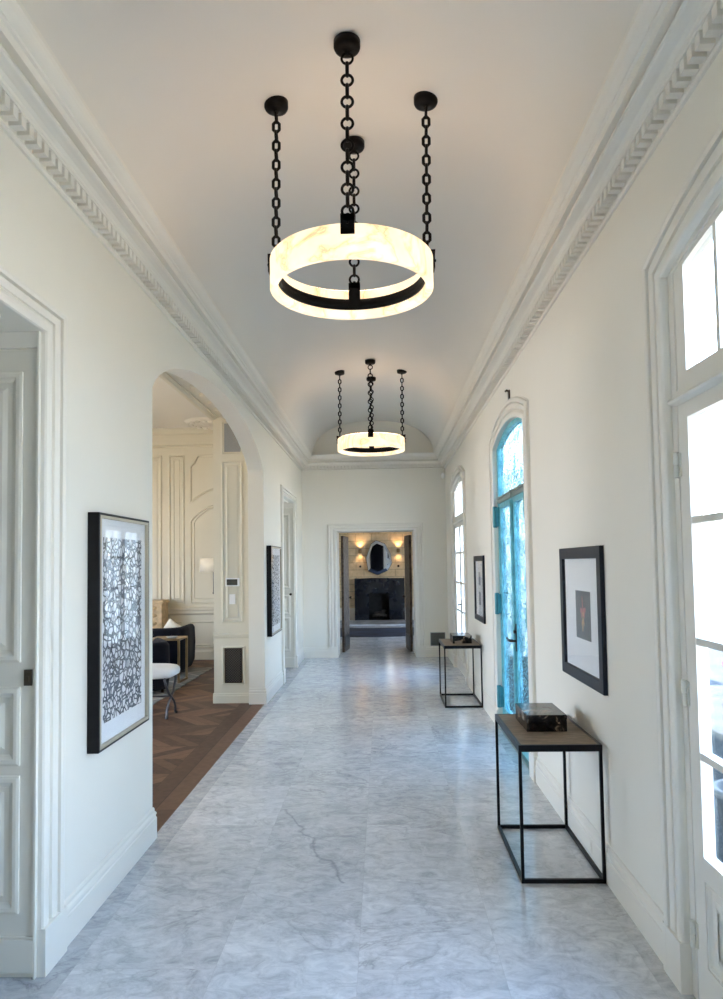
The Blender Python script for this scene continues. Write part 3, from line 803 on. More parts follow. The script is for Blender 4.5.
# faceted mirror
mr = aempty('mirror', (-.09, FY-.01, 1.32)); tag(mr, 'irregular many-sided mirror hanging above the black fireplace', 'mirror')
pts = [(-.17,2.32),(.08,2.22),(.245,1.92),(.28,1.66),(.15,1.44),(-.14,1.32),(-.41,1.44),(-.47,1.80),(-.32,2.22)]
cx, cz = -.09, 1.83
n_ = len(pts)
mb = MB()
TT = math.tan(math.radians(6)); fyc = FY-.105
def my(x): return fyc+(x-cx)*TT
for i in range(n_):
    a, b_ = pts[i], pts[(i+1) % n_]
    ia = (cx+(a[0]-cx)*.82, cz+(a[1]-cz)*.82); ib = (cx+(b_[0]-cx)*.82, cz+(b_[1]-cz)*.82)
    mb.quad((a[0], my(a[0])+.018, a[1]), (b_[0], my(b_[0])+.018, b_[1]), (ib[0], my(ib[0]), ib[1]), (ia[0], my(ia[0]), ia[1]))
mb.poly([(cx+(a[0]-cx)*.82, my(cx+(a[0]-cx)*.82), cz+(a[1]-cz)*.82) for a in pts])
mirm = simple('silvered_glass', (.82,.84,.86), .03, 1.0, var=.01); mb.build('mirror_glass', mirm, mr)
mb = MB()
rows = [[(cx+(a[0]-cx)*k, my(cx+(a[0]-cx)*k)+.0175 if y else FY-.002, cz+(a[1]-cz)*k) for a in pts] for k, y in ((1.0, 1), (1.02, 1), (1.02, 0), (1.0, 0))]
mb.grid(rows, closed_u=True, closed_v=True, smooth=False); mb.build('mirror_frame', M['knob'], mr)
for x_, side in ((-.645, 'left'), (.47, 'right')):
    sc = aempty('wall_sconce', (x_, FY, 2.02)); tag(sc, 'small bronze up and down wall sconce glowing to the %s of the mirror' % side, 'wall lamp')
    mb = MB(); yc = FY-.075
    mb.lathe((x_, yc, 1.965), [(.040,0),(.046,0),(.050,.04),(.050,.07),(.046,.11),(.040,.11),(.044,.07),(.044,.04),(.040,0)], 20)
    mb.box(x_-.015, x_+.015, yc+.045, FY, 2.00, 2.04); mb.lathe((x_, FY-.01, 2.02), [(0,0),(.035,0),(.035,.0099),(0,.0099)], 18, 'y')
    mb.build('sconce_body', M['sconce'], sc)
    mb = MB(); mb.lathe((x_, yc, 2.015), [(0,0),(.042,0),(.042,.012),(0,.012)], 16); mb.build('bulb', emis('warm_bulb', (1,.62,.28), 30), sc)
    for dz, e_ in ((.075, 7), (-.075, 2.2)):
        ld = bpy.data.lights.new('sconce_light', 'SPOT'); ld.energy = e_; ld.color = (1,.60,.28); ld.shadow_soft_size = .02; ld.spot_size = math.radians(115); ld.spot_blend = .8
        lo = bpy.data.objects.new('sconce_light', ld); COL.objects.link(lo); lo.location = (x_, yc, 2.02+dz)
        lo.rotation_euler = (PI if dz > 0 else 0, 0, 0)
    kb = MB(); kb.lathe((x_, FY, 1.57), [(0,-.045),(.022,-.045),(.030,-.035),(.030,-.02),(.012,-.015),(.012,-.006),(.034,-.006),(.034,-.0005),(0,-.0005)], 20, 'y')
    ko = kb.build('wall_button', M['knob']); tag(ko, 'small round dark bronze button on the stone wall below the %s sconce' % side, 'wall button')
dr = aempty('curtain', (1.45, L+.24, .02)); tag(dr, 'long black curtain added on the near wall of the fireplace room for the mirror to reflect', 'curtain')  # added on the unseen side to give the tilted mirror a dark reflection
mb = MB(); mb.sweep([(1.17+.01*i, L+.24+.03*math.sin(i*.9)) for i in range(56)], [(0,.02),(0,2.75),(.006,2.75),(.006,.02)], lambda a, b, v: (a, b, v), smooth=True); mb.build('drape', M['velvet'], dr)
mb = MB(); mb.tube([(1.1, L+.24, 2.78), (1.8, L+.24, 2.78)], .014, 8)
for xx in (1.12, 1.78): mb.tube([(xx, L+.24, 2.78), (xx, L+.1605, 2.78)], .01, 6)
mb.build('curtain_rod', M['brass'], dr)
for z0, w_ in ((1.15, 'lower'), (1.80, 'upper')):
    fr_ = aempty('framed_picture', (2.05, L+.16, z0)); tag(fr_, '%s white framed picture added beside the black curtain for the mirror to reflect' % w_, 'picture')  # added to put white shapes into the mirror's reflection
    mb = MB(); mb.sweep([(1.84,z0),(2.34,z0),(2.34,z0+.52),(1.84,z0+.52)], [(0,.001),(0,.03),(.05,.03),(.05,.001)], lambda a, b, v: (a, L+.16+v, b), closed=True); mb.build('frame', M['plastic_white'], fr_)
    MB().box(1.89, 2.29, L+.161, L+.17, z0+.05, z0+.47).build('print', M['screen'], fr_)
mb = MB(); K = 40; top = []; 
for i in range(K):
    t = 2*PI*i/K; rr = 1+.07*math.sin(3*t+1)+.05*math.sin(7*t)+.03*math.sin(11*t)
    top.append((-.1+1.55*rr*math.copysign(abs(math.cos(t))**.6, math.cos(t)), 17.0+1.08*rr*math.copysign(abs(math.sin(t))**.6, math.sin(t))))
mb.grid([[(x, y, .0005) for x, y in top], [(x, y, .008) for x, y in top]], closed_u=True, smooth=False, cap=True)
tag(mb.build('hide_rug', M['rug_navy']), 'dark navy irregular rug lying on the marble in front of the fireplace', 'rug')
mb = MB(); mb.box(-1.3, 1.1, 18.75, FY-.35, 0, .03)
tag(mb.build('hearth', simple('veined_hearth_marble', (.45,.47,.50), .2, var=.35, vscale=3)), 'low veined marble hearth slab in front of the black fireplace', 'hearth')
bv = MB()
for x0, x1 in ((-3.25,-.815),(.635,3.05)): bv.box(x0, x1, FY-.02, FY, 0, .36)
struct(bv.build('baseboard_hearth', M['trim']))

# ------------------------------------------------------------------ parlour through the arch
PY = 12.38; PZ = 4.12
mb = MB(); mb.box(-7.7, WL-WT, PY, PY+.1, 0, PZ)
struct(mb.build('wall_parlour_far', M['panelwall']))
mb = MB(); wall_run(mb, 'x', -7.7, -7.5, 3.0, PY, PZ, [(4.2, 6.2, 3.0, 0, .1), (7.4, 9.4, 3.0, 0, .1)]); mb.box(-7.7, WL-WT, 3.0, 3.12, 0, PZ)
struct(mb.build('wall_parlour', M['panelwall']))
struct(MB().box(-7.7, WL-WT, 3.0, PY+.1, PZ, PZ+.08).build('ceiling_parlour', M['vault']))
# bulkhead along the arch wall with moulding and brackets, wing wall
mb = MB(); mb.box(-2.05, WL-WT, 3.12, 9.6, 3.47, PZ)
struct(mb.build('wall_bulkhead', M['panelwall']))
mb = MB()
rows = [[(-2.05+u, y, 3.47+v) for u, v in ((.055,.002),(.055,-.014),(.03,-.02),(.02,-.03),(-.02,-.032),(-.045,-.012),(-.06,.01),(-.06,.06),(0,.06))] for y in (3.12, 8.46)]
mb.grid(rows, smooth=False, cap=False)
y = 3.5
while y < 8.4:
    mb.box(-1.90, -1.74, y, y+.09, 3.432, 3.47); mb.box(-1.88, -1.76, y+.1, y+.13, 3.45, 3.47); y += .34
struct(mb.build('trim_2', M['panelwall']))
mb = MB(); mb.box(-2.05, WL-WT, 8.46, 8.82, 0, 3.47)
struct(mb.build('wall_wing', M['panelwall']))
WY = 8.46
wf = lambda a, b, v: (a, WY-v, b)
mb = MB()
bevel_panel(mb, -1.95, -1.69, .96, 2.93, wf, w=.03, h=.014)
bevel_panel(mb, -1.95, -1.69, 3.0, 3.43, wf, w=.03, h=.01, inner=False)
bevel_panel(mb, -1.955, -1.675, .215, .68, wf, w=.035, h=.014, inner=False)
mb.sweep([(-2.055, 0), (WL-WT, 0)], [(0,.775),(.012,.78),(.02,.79),(.02,.80),(.028,.81),(.028,.825),(.018,.835),(0,.84)], lambda a, b, v: (a, WY-b, v))
mb.sweep([(-2.06, 0), (WL-WT, 0)], [(0,0),(.022,0),(.022,.085),(.012,.10),(.012,.11),(0,.118)], lambda a, b, v: (a, WY-b, v))
mb.box(-1.87, -1.74, WY-.026, WY-.020, .012, .085)
struct(mb.build('trim_3', M['panelwall']))
# parlour far wall panelling
mb = MB(); pf = lambda a, b, v: (a, PY-v, b)
def loop(pts, w=.035, h=.02):
    mb.sweep(pts, [(0,0),(0,h*.7),(w*.3,h),(w*.6,h),(w*.8,h*.3),(w,0)], pf, closed=True)
for s, e in ((-3.80,-3.52), (-4.32,-3.93), (-4.95,-4.45)):
    loop([(s,.98),(e,.98),(e,3.64),(s,3.64)]); loop([(s+.08,1.06),(e-.08,1.06),(e-.08,3.56),(s+.08,3.56)], .02, .012)
def shaped(x0, x1):
    c = (x0+x1)/2
    # upper cartouche
    top = [(x0,2.78),(x0+.05,2.80)]+[(x0+.05+(x1-x0-.1)*i/12, 2.80+.20*math.sin(PI*i/12)) for i in range(1, 12)]+[(x1-.05,2.80),(x1,2.78),(x1,3.44),(x1-.07,3.50),(x1-.14,3.64),(x0+.14,3.64),(x0+.07,3.50),(x0,3.44)]
    loop(top)
    low = [(x0,.98),(x1,.98),(x1,2.45),(x1-.05,2.52)]+[(x1-.05-(x1-x0-.1)*i/12, 2.52+.22*math.sin(PI*i/12)) for i in range(1, 12)]+[(x0+.05,2.52),(x0,2.45)]
    loop(low); loop([(x0+(p[0]-x0)*.86+(x1-x0)*.07, 1.06+(p[1]-.98)*.93) for p in low], .02, .012)
shaped(-3.42, -2.50); shaped(-6.2, -5.2)
for s, e in ((-3.79,-3.56),(-3.41,-2.5),(-4.32,-3.93),(-4.95,-4.45),(-6.2,-5.2)): loop([(s,.245),(e,.245),(e,.675),(s,.675)], .03, .018)
mb.sweep([(-7.5, 0), (WL-WT, 0)], [(0,.79),(.02,.80),(.03,.82),(.03,.86),(.045,.875),(.045,.90),(.02,.925),(0,.93)], lambda a, b, v: (a, PY-b, v))
mb.sweep([(-7.5, 0), (WL-WT, 0)], [(0,0),(.025,0),(.025,.14),(.012,.16),(.012,.20),(.03,.21),(.03,.225),(0,.24)], lambda a, b, v: (a, PY-b, v))
mb.sweep([(-7.5, 0), (WL-WT, 0)], [(0,3.78),(.02,3.79),(.03,3.80),(.03,3.815),(.01,3.825),(.01,4.02),(.03,4.03),(.06,4.06),(.10,4.09),(.11,4.12)], lambda a, b, v: (a, PY-b, v))
struct(mb.build('trim_4', M['panelwall']))
# plaster medallion
mb = MB(); mb.lathe((-2.95, 11.85, PZ), [(0,-.05),(.10,-.055),(.14,-.03),(.2,-.02),(.26,-.045),(.33,-.045),(.38,-.02),(.40,0)], 40)
for i in range(16):
    t = 2*PI*i/16; mb.ico((-2.95+.30*math.cos(t), 11.85+.30*math.sin(t), PZ-.045), .05, 1, 1, .6, 8, 6)
tag(mb.build('ceiling_medallion', M['trim']), 'plaster scroll medallion on the ceiling of the panelled room', 'ceiling medallion')

# carved honey stone mantel at the left edge of the arch view
mt = aempty('stone_mantel', (-4.1, 12.1, 0)); tag(mt, 'carved honey coloured stone mantel pier against the panelled wall', 'mantel')
mb = MB(); mb.box(-4.35, -3.80, 11.98, PY-.046, 0, 1.02); mb.build('pier', M['onyx'], mt, bevel=.01)
mb = MB(); mb.box(-4.38, -3.77, 11.95, PY-.046, 1.02, 1.045); mb.box(-4.36, -3.785, 11.965, PY-.046, 1.045, 1.07); mb.build('shelf', M['onyx'], mt)
mb = MB()
for i in range(7): mb.ico((-4.07, 11.98, .16+i*.13), .07, 2.6, .4, .8, 12, 8)
mb.build('carving', M['onyx'], mt)

# wall lamp
wl = aempty('wall_lamp', (-2.955, PY, 1.2)); tag(wl, 'wall lamp with cream drum shade on the panelled wall behind the sofa', 'wall lamp')
mb = MB(); c = (-2.93, 12.1)
mb.lathe((c[0], c[1], 1.545), [(.235,0),(.24,0),(.235,.24),(.23,.24),(.235,0)], 36); mb.build('lamp_shade', M['shade'], wl)
mb = MB(); mb.tube([(c[0], c[1], 1.18), (c[0], c[1], 1.70)], .012, 8); mb.tube([(c[0], c[1], 1.22), (c[0], PY-.018, 1.22)], .010, 8)
mb.tube([(c[0]-.235, c[1], 1.70), (c[0]+.235, c[1], 1.70)], .003, 6)
mb.ico((c[0], c[1], 1.18), .022); mb.build('arm', M['iron'], wl)
mb = MB(); mb.lathe((c[0], PY, 1.22), [(0,-.024),(.05,-.024),(.055,-.012),(.055,-.0005),(0,-.0005)], 20, 'y'); mb.build('backplate', M['iron'], wl)

# rug, sofa, chair, side table, stool
rg = MB(); rg.box(-6.2, -2.77, 8.2, 11.35, .0, .010)
tag(rg.build('area_rug', M['rug']), 'grey area rug with lattice lines on the chevron oak floor under the sofa', 'rug')

def tub(name, label, cat, cx, cy, hw, hd, h, seat, rz, parts):
    """tub-backed seat opening towards local +y"""
    r = empty(name, (cx, cy, .010), rz); tag(r, label, cat)
    K = 40; out = []; inn = []; th = .13
    for i in range(K+1):
        t = PI+PI*i/K
        def se(a, b_): return (math.copysign(abs(math.cos(t))**.55, math.cos(t))*a, math.copysign(abs(math.sin(t))**.55, math.sin(t))*b_)
        out.append(se(hw, hd)); inn.append(se(hw-th, hd-th))
    out = [(-hw, hd*.9)]+out+[(hw, hd*.9)]; inn = [(-(hw-th), hd*.9)]+inn+[(hw-th, hd*.9)]
    rows = []
    for a, b_ in zip(out, inn):
        m_ = ((a[0]+b_[0])/2, (a[1]+b_[1])/2)
        rows.append([(a[0]*.95, a[1]*.95, .05), (a[0], a[1], .16), (a[0]*1.01, a[1]*1.01, h*.6), (a[0], a[1], h-.05), (a[0]*.6+m_[0]*.4, a[1]*.6+m_[1]*.4, h-.01), (m_[0], m_[1], h), (b_[0]*.6+m_[0]*.4, b_[1]*.6+m_[1]*.4, h-.01), (b_[0], b_[1], h-.05), (b_[0], b_[1], .05)])
    mb = MB(); mb.grid(rows, closed_u=True, smooth=True, cap=True); mb.build('backrest', M['velvet'], r)
    mb = MB(); sw = hw-th-.008
    rows = []
    for z, k in ((.14,.97),(.16,1.0),(seat-.03,1.0),(seat,.95)):
        rows.append([(x*k*sw/(hw-th), (y if y > 0 else y*(hd-th-.01)/(hd-th)*k), z) for x, y in inn])
    mb.grid(rows, closed_u=True, smooth=False, cap=True); mb.build('seat', M['velvet'], r, bevel=.02)
    for sx in (-1, 1):
        for sy in (-1, 1):
            mb = MB(); mb.lathe((sx*hw*.72, sy*hd*.62, 0), [(0,0),(.018,0),(.022,.14),(0,.14)], 12); mb.build('leg', M['knob'], r)
    return r
tub('sofa', 'dark navy velvet sofa with curved back on the grey rug', 'sofa', -3.99, 10.83, .96, .46, .715, .42, .03, None)
tub('armchair', 'dark navy velvet tub armchair in front of the brass side table', 'armchair', -3.25, 9.22, .385, .36, .66, .42, .5, None)
# cushion leaning on sofa back
cu = MB(); K = 12; rows = []
for i in range(K+1):
    u = -1+2*i/K
    rows.append([(.19*u, 0, .19*v) for v in [-1+2*j/K for j in range(K+1)]])
def puff(sg):
    return [[(p[0], sg*.07*(1-(p[0]/.19)**4)*(1-(p[2]/.19)**4)+0, p[2]) for p in r_] for r_ in rows]
cu.grid(puff(1)); cu.grid(puff(-1))
co = cu.build('throw_pillow', M['cream']); co.location = (-3.26, 10.80, .665); co.scale = (.72,.72,.72); co.rotation_euler = (.25, .62, .1)
tag(co, 'cream throw pillow propped against the navy sofa back', 'pillow')
# side table
st_ = aempty('side_table', (-3.1, 10.05, .010)); tag(st_, 'aged brass open frame side table beside the navy sofa', 'side table')
mb = MB(); mb.box(-3.32, -2.87, 9.83, 10.26, .605, .63); mb.build('table_top', M['brass'], st_)
for xx in (-3.32, -2.90):
    for yy in (9.83, 10.23):
        mb = MB(); mb.box(xx, xx+.03, yy, yy+.03, .010, .605); mb.build('leg', M['brass'], st_)
for xx in (-3.32, -2.90):
    mb = MB(); mb.box(xx, xx+.03, 9.86, 10.23, .010, .035); mb.build('stretcher', M['brass'], st_)
mb = MB(); mb.lathe((-3.02, 9.97, .6305), [(0,0),(.05,0),(.085,.02),(.088,.022),(.05,.006),(0,.006)], 24)
tag(mb.build('dish', M['plastic_white']), 'small white dish on the brass side table', 'dish')
# x-frame stool
so = empty('stool', (-2.70, 7.76, 0), 0); tag(so, 'white cushioned stool on curved dark iron crossed legs', 'stool')
mb = MB(); rows = []
for z, k in ((.440,.92),(.455,.98),(.49,1.0),(.52,.985),(.540,.93),(.552,.80),(.556,.4)):
    rw = []
    for i in range(48):
        t = 2*PI*i/48
        rw.append((math.copysign(abs(math.cos(t))**.45, math.cos(t))*.41*k, math.copysign(abs(math.sin(t))**.45, math.sin(t))*.25*k, z))
    rows.append(rw)
mb.grid(rows, closed_u=True, smooth=True, cap=True); mb.build('cushion', M['white_fabric'], so)
for sx in (-1, 1):
    for sy in (-1, 1):
        p = [(sx*.33, sy*.20, .432), (sx*.335, sy*.17, .36), (sx*.34, sy*.08, .26), (sx*.34, -sy*.0, .215), (sx*.34, -sy*.09, .16), (sx*.34, -sy*.15, .09), (sx*.34, -sy*.155, .03), (sx*.34, -sy*.175, .010)]
        mb = MB(); mb.tube(p, [.013]*7+[.017], 10); mb.ico((sx*.34, -sy*.175, .0101), .014, sz=.7); mb.build('leg', M['iron'], so)
    mb = MB(); mb.tube([(sx*.33, -.20, .434), (sx*.33, .20, .434)], .011, 8); mb.build('seat_rail', M['iron'], so)
mb = MB(); mb.tube([(-.34, 0, .215), (.34, 0, .215)], .010, 8); mb.build('stretcher', M['iron'], so)

# ------------------------------------------------------------------ small wall fittings
def wallthing(name, mb, mat, label, cat, bevel=0): return tag(mb.build(name, mat, bevel=bevel), label, cat)
t = aempty('thermostat', (-1.81, WY, 1.44)); tag(t, 'white thermostat with dark screen on the panelled wing wall', 'thermostat')
MB().box(-1.90, -1.73, WY-.022, WY-.014, 1.40, 1.50).build('housing', M['plastic_white'], t, bevel=.003)
MB().box(-1.885, -1.755, WY-.024, WY-.022, 1.413, 1.485).build('screen', M['screen'], t)
t = aempty('light_switch', (-1.82, WY, 1.24)); tag(t, 'white light switch plate below the thermostat', 'light switch')
MB().box(-1.855, -1.785, WY-.020, WY, 1.185, 1.305).build('plate', M['plastic_white'], t, bevel=.002)
MB().box(-1.835, -1.805, WY-.024, WY-.020, 1.215, 1.275).build('rocker', M['plastic_white'], t)
t = aempty('return_air_grille', (-1.81, WY, .25)); tag(t, 'dark bronze lattice air grille low on the wing wall under the thermostat', 'vent')
MB().box(-1.905, -1.72, WY-.012, WY-.006, .25, .645).build('lattice', M['grille'], t)
mb = MB(); mb.sweep([(-1.915,.24),(-1.71,.24),(-1.71,.655),(-1.915,.655)], [(0,0),(0,.016),(.012,.016),(.012,0)], wf, closed=True); mb.build('grille_frame', M['knob'], t)
wallthing('wall_speaker', MB().box(-1.91, -1.70, WY-.008, WY, 3.04, 3.39), M['greymesh'], 'grey cloth speaker panel high on the wing wall inside the arch', 'speaker')
t = aempty('wall_vent', (.95, L, .19)); tag(t, 'grey lattice wall vent at the base of the far wall beside the console table', 'vent')
MB().box(.83, 1.08, L-.012, L, .195, .42).build('lattice', M['grille_grey'], t)
mb = MB(); mb.sweep([(.825,.19),(1.085,.19),(1.085,.425),(.825,.425)], [(0,0),(0,.016),(.010,.016),(.010,0)], lambda a, b, v: (a, L-v, b), closed=True); mb.build('grille_frame', M['greymesh'], t)
mb = MB(); mb.ico((1.10, L-.027, 3.19), .035, 1, .85, 1.6, 14, 10)
wallthing('motion_sensor', mb, M['plastic_white'], 'small white oval motion sensor high in the corner of the far wall', 'sensor')
mb = MB(); mb.box(WR-.012, WR, 6.09, 6.14, 3.075, 3.15); mb.tube([(WR-.006, 6.115, 3.14), (WR-.022, 6.13, 3.155), (WR-.030, 6.15, 3.15)], .009, 8)
wallthing('wall_bracket', mb, M['knob'], 'small dark metal bracket on the wall above the teal door arch', 'bracket')
for z, w in ((1.432, 'upper'), (1.382, 'lower')):
    mb = MB(); mb.lathe((WR, 7.225, z), [(0,-.014),(.009,-.014),(.011,-.006),(.016,-.005),(.016,.001),(0,.001)], 14, 'x')
    wallthing('push_button', mb, M['hinge'], '%s of the two round wall buttons beside the teal door' % w, 'switch')
mb = MB(); mb.box(WR-.024, WR-.021, 3.93, 3.965, .05, .115); mb.box(WR-.026, WR-.024, 3.94, 3.955, .062, .078); mb.box(WR-.026, WR-.024, 3.94, 3.955, .088, .104)
wallthing('wall_outlet', mb, M['trim'], 'small painted outlet on the baseboard behind the near console table', 'outlet')

# ------------------------------------------------------------------ pictures
def picture(name, label, x, nx, y0, y1, z0, z1, depth, band, fm, fillet=0):
    """frame on a wall at x, facing nx (+1/-1)"""
    r = aempty(name, (x, (y0+y1)/2, z0)); tag(r, label, 'picture')
    fn = lambda a, b, v: (x+nx*v, a, b)
    mb = MB(); mb.sweep([(y0,z0),(y1,z0),(y1,z1),(y0,z1)], [(0,.001),(0,depth-.003),(.003,depth),(band-.003,depth),(band,depth-.004),(band,.001)], fn, closed=True)
    mb.build('frame', fm, r)
    if fillet:
        mb = MB(); q = band; mb.sweep([(y0+q,z0+q),(y1-q,z0+q),(y1-q,z1-q),(y0+q,z1-q)], [(0,.001),(0,depth),(fillet,depth),(fillet,.001)], fn, closed=True); mb.build('fillet', M['champagne'], r)
        band += fillet
    xs = sorted((x+nx*.001, x+nx*(depth-.018)))
    MB().box(xs[0], xs[1], y0+band, y1-band, z0+band, z1-band).build('mat', M['matboard'], r)
    xs = sorted((x+nx*(depth-.010), x+nx*(depth-.008)))
    g = MB().box(xs[0], xs[1], y0+band, y1-band, z0+band, z1-band).build('pane', M['picglass'], r)
    return r, x+nx*(depth-.0175)
def flat(x, nx, y0, y1, z0, z1, t=.001):
    xs = sorted((x, x+nx*t)); return MB().box(xs[0], xs[1], y0, y1, z0, z1)
r, xp = picture('framed_picture', 'large black framed ink tangle artwork on the left wall before the arch', WL, 1, 3.335, 4.055, .766, 1.918, .06, .012, M['frame_black'], .014)
flat(xp, 1, 3.42, 3.965, .885, 1.80).build('artwork', M['tangle'], r)
r, xp = picture('framed_picture', 'black framed ink tangle artwork on the left wall beyond the arch', WL, 1, 8.56, 9.44, .775, 1.890, .06, .012, M['frame_black'], .014)
flat(xp, 1, 8.66, 9.34, .885, 1.78).build('artwork', M['tangle'], r)
r, xp = picture('framed_picture', 'dark framed flower print on the right wall above the near console table', WR, -1, 3.635, 4.455, .960, 1.726, .024, .066, M['frame_blue'])
pr = flat(xp, -1, 3.878, 4.166, 1.204, 1.477).build('print', simple('slate_print', (.085,.10,.12), .6, var=.15, vscale=12), r)
def blossom(mb, cy, cz, pet):
    for a, l, w in pet:
        p = []
        for i in range(14):
            t = 2*PI*i/14; u, v = l*.5+l*.5*math.cos(t), w*.5*math.sin(t)
            p.append((xp-.0015, cy+u*math.sin(a)+v*math.cos(a), cz+u*math.cos(a)-v*math.sin(a)))
        mb.poly(p)
mb = MB(); blossom(mb, 4.022, 1.355, [(.1,.095,.018),(1.3,.055,.034),(-1.2,.06,.036),(2.3,.045,.026),(-2.2,.045,.024)]); mb.build('red_petals', simple('printed_red', (.50,.16,.17), .6, var=.3, vscale=60), pr)
mb = MB(); blossom(mb, 4.018, 1.33, [(3.0,.085,.022),(2.6,.06,.014),(-2.7,.055,.014),(.0,.03,.02)])
for v in mb.v: pass
mb.v = [(v[0]-.0006, v[1], v[2]) for v in mb.v]; mb.build('orange_petals', simple('printed_orange', (.62,.36,.16), .6, var=.3, vscale=60), pr)
r, xp = picture('framed_picture', 'dark framed white picture with two small grey prints above the far console table', WR, -1, 7.84, 8.62, .962, 1.722, .024, .062, M['frame_blue'])
for z0 in (1.38, 1.15): flat(xp, -1, 8.16, 8.31, z0, z0+.15).build('print', simple('pale_grey_print', (.36,.37,.40), .7, var=.3, vscale=30), r)

# ------------------------------------------------------------------ console tables
def console(loc, label):
    r = empty('console_table', loc); tag(r, label, 'console table', 'console tables along the right wall')
    W_, D_, H_ = .430, .76, .70; t = .016
    mb = MB(); mb.sweep([(0,0),(W_,0),(W_,D_),(0,D_)], [(0,H_-.034),(0,H_),(.016,H_),(.016,H_-.034)], lambda a, b, v: (a, b, v), closed=True)
    mb.grid([[(0,0,0)]*3]*2) if False else None
    # under face of rim
    mb.sweep([(0,0),(W_,0),(W_,D_),(0,D_)], [(0,H_-.034),(.016,H_-.034)], lambda a, b, v: (a, b, v), closed=True)
    mb.build('table_rim', M['steel'], r)
    MB().box(.016, W_-.016, .016, D_-.016, H_-.026, H_-.001).build('table_top', M['walnut'], r)
    for x in (0, W_-t):
        for y in (0, D_-t): MB().box(x, x+t, y, y+t, .022, H_-.034).build('leg', M['steel'], r, bevel=.001)
    for x in (0, W_-t): MB().box(x, x+t, 0, D_, 0, .022).build('base_rail', M['steel'], r, bevel=.001)
    for y in (0, D_-t): MB().box(t, W_-t, y, y+t, 0, .022).build('base_rail', M['steel'], r, bevel=.001)
    return r
c1 = console((.688, 3.69, 0), 'near black steel console table with weathered wood top, below the flower print')
c2 = dup(c1); c2.location = (.688, 8.06, 0); c2['label'] = 'far black steel console table with wood top, beside the small wall vent'
def stonebox(loc, label):
    r = empty('decorative_box', loc); tag(r, label, 'box', 'stone boxes on the console tables')
    MB().box(0, .222, 0, .34, 0, .063).build('box_body', M['petrified'], r, bevel=.002)
    MB().box(-.001, .223, -.001, .341, .0645, .092).build('lid', M['petrified'], r, bevel=.003)
    MB().box(.003, .219, .003, .337, .063, .0645).build('lid_lip', M['black_metal'], r)
    return r
b1 = stonebox((.792, 3.975, .700), 'black mottled stone box on the near console table under the flower print')
b2 = dup(b1); b2.location = (.81, 8.27, .700); b2['label'] = 'black mottled stone box on the far console table'

# ------------------------------------------------------------------ chandeliers
def link_rect(mb, c, ang, w=.044, h=.078, r=.0068):
    # elongated octagonal link in the plane (dir, z)
    hw, hh, k = w/2-r, h/2-r, .012
    pts = [(-hw, -hh+k), (-hw, hh-k), (-hw+k, hh), (hw-k, hh), (hw, hh-k), (hw, -hh+k), (hw-k, -hh), (-hw+k, -hh)]
    mb.tube([(c[0]+p*math.cos(ang), c[1]+p*math.sin(ang), c[2]+q) for p, q in pts], r, 8, closed=True)
def link_ring(mb, c, ang, R=.029, r=.0045, a0=0, a1=2*PI):
    full = abs(a1-a0-2*PI) < 1e-6; n = 24
    pts = [(c[0]+R*math.cos(a0+(a1-a0)*i/n)*math.cos(ang), c[1]+R*math.cos(a0+(a1-a0)*i/n)*math.sin(ang), c[2]+R*math.sin(a0+(a1-a0)*i/n)) for i in range(n if full else n+1)]
    mb.tube(pts, r, 8, closed=full)
RO, RI, RZ0, RZ1 = .437, .398, 0, .165
ZB = 3.112
def vault_z(dx):
    t = min(1, abs(dx)/VA); return VZ+VR*(1-t**2.3)**(1/2.3)
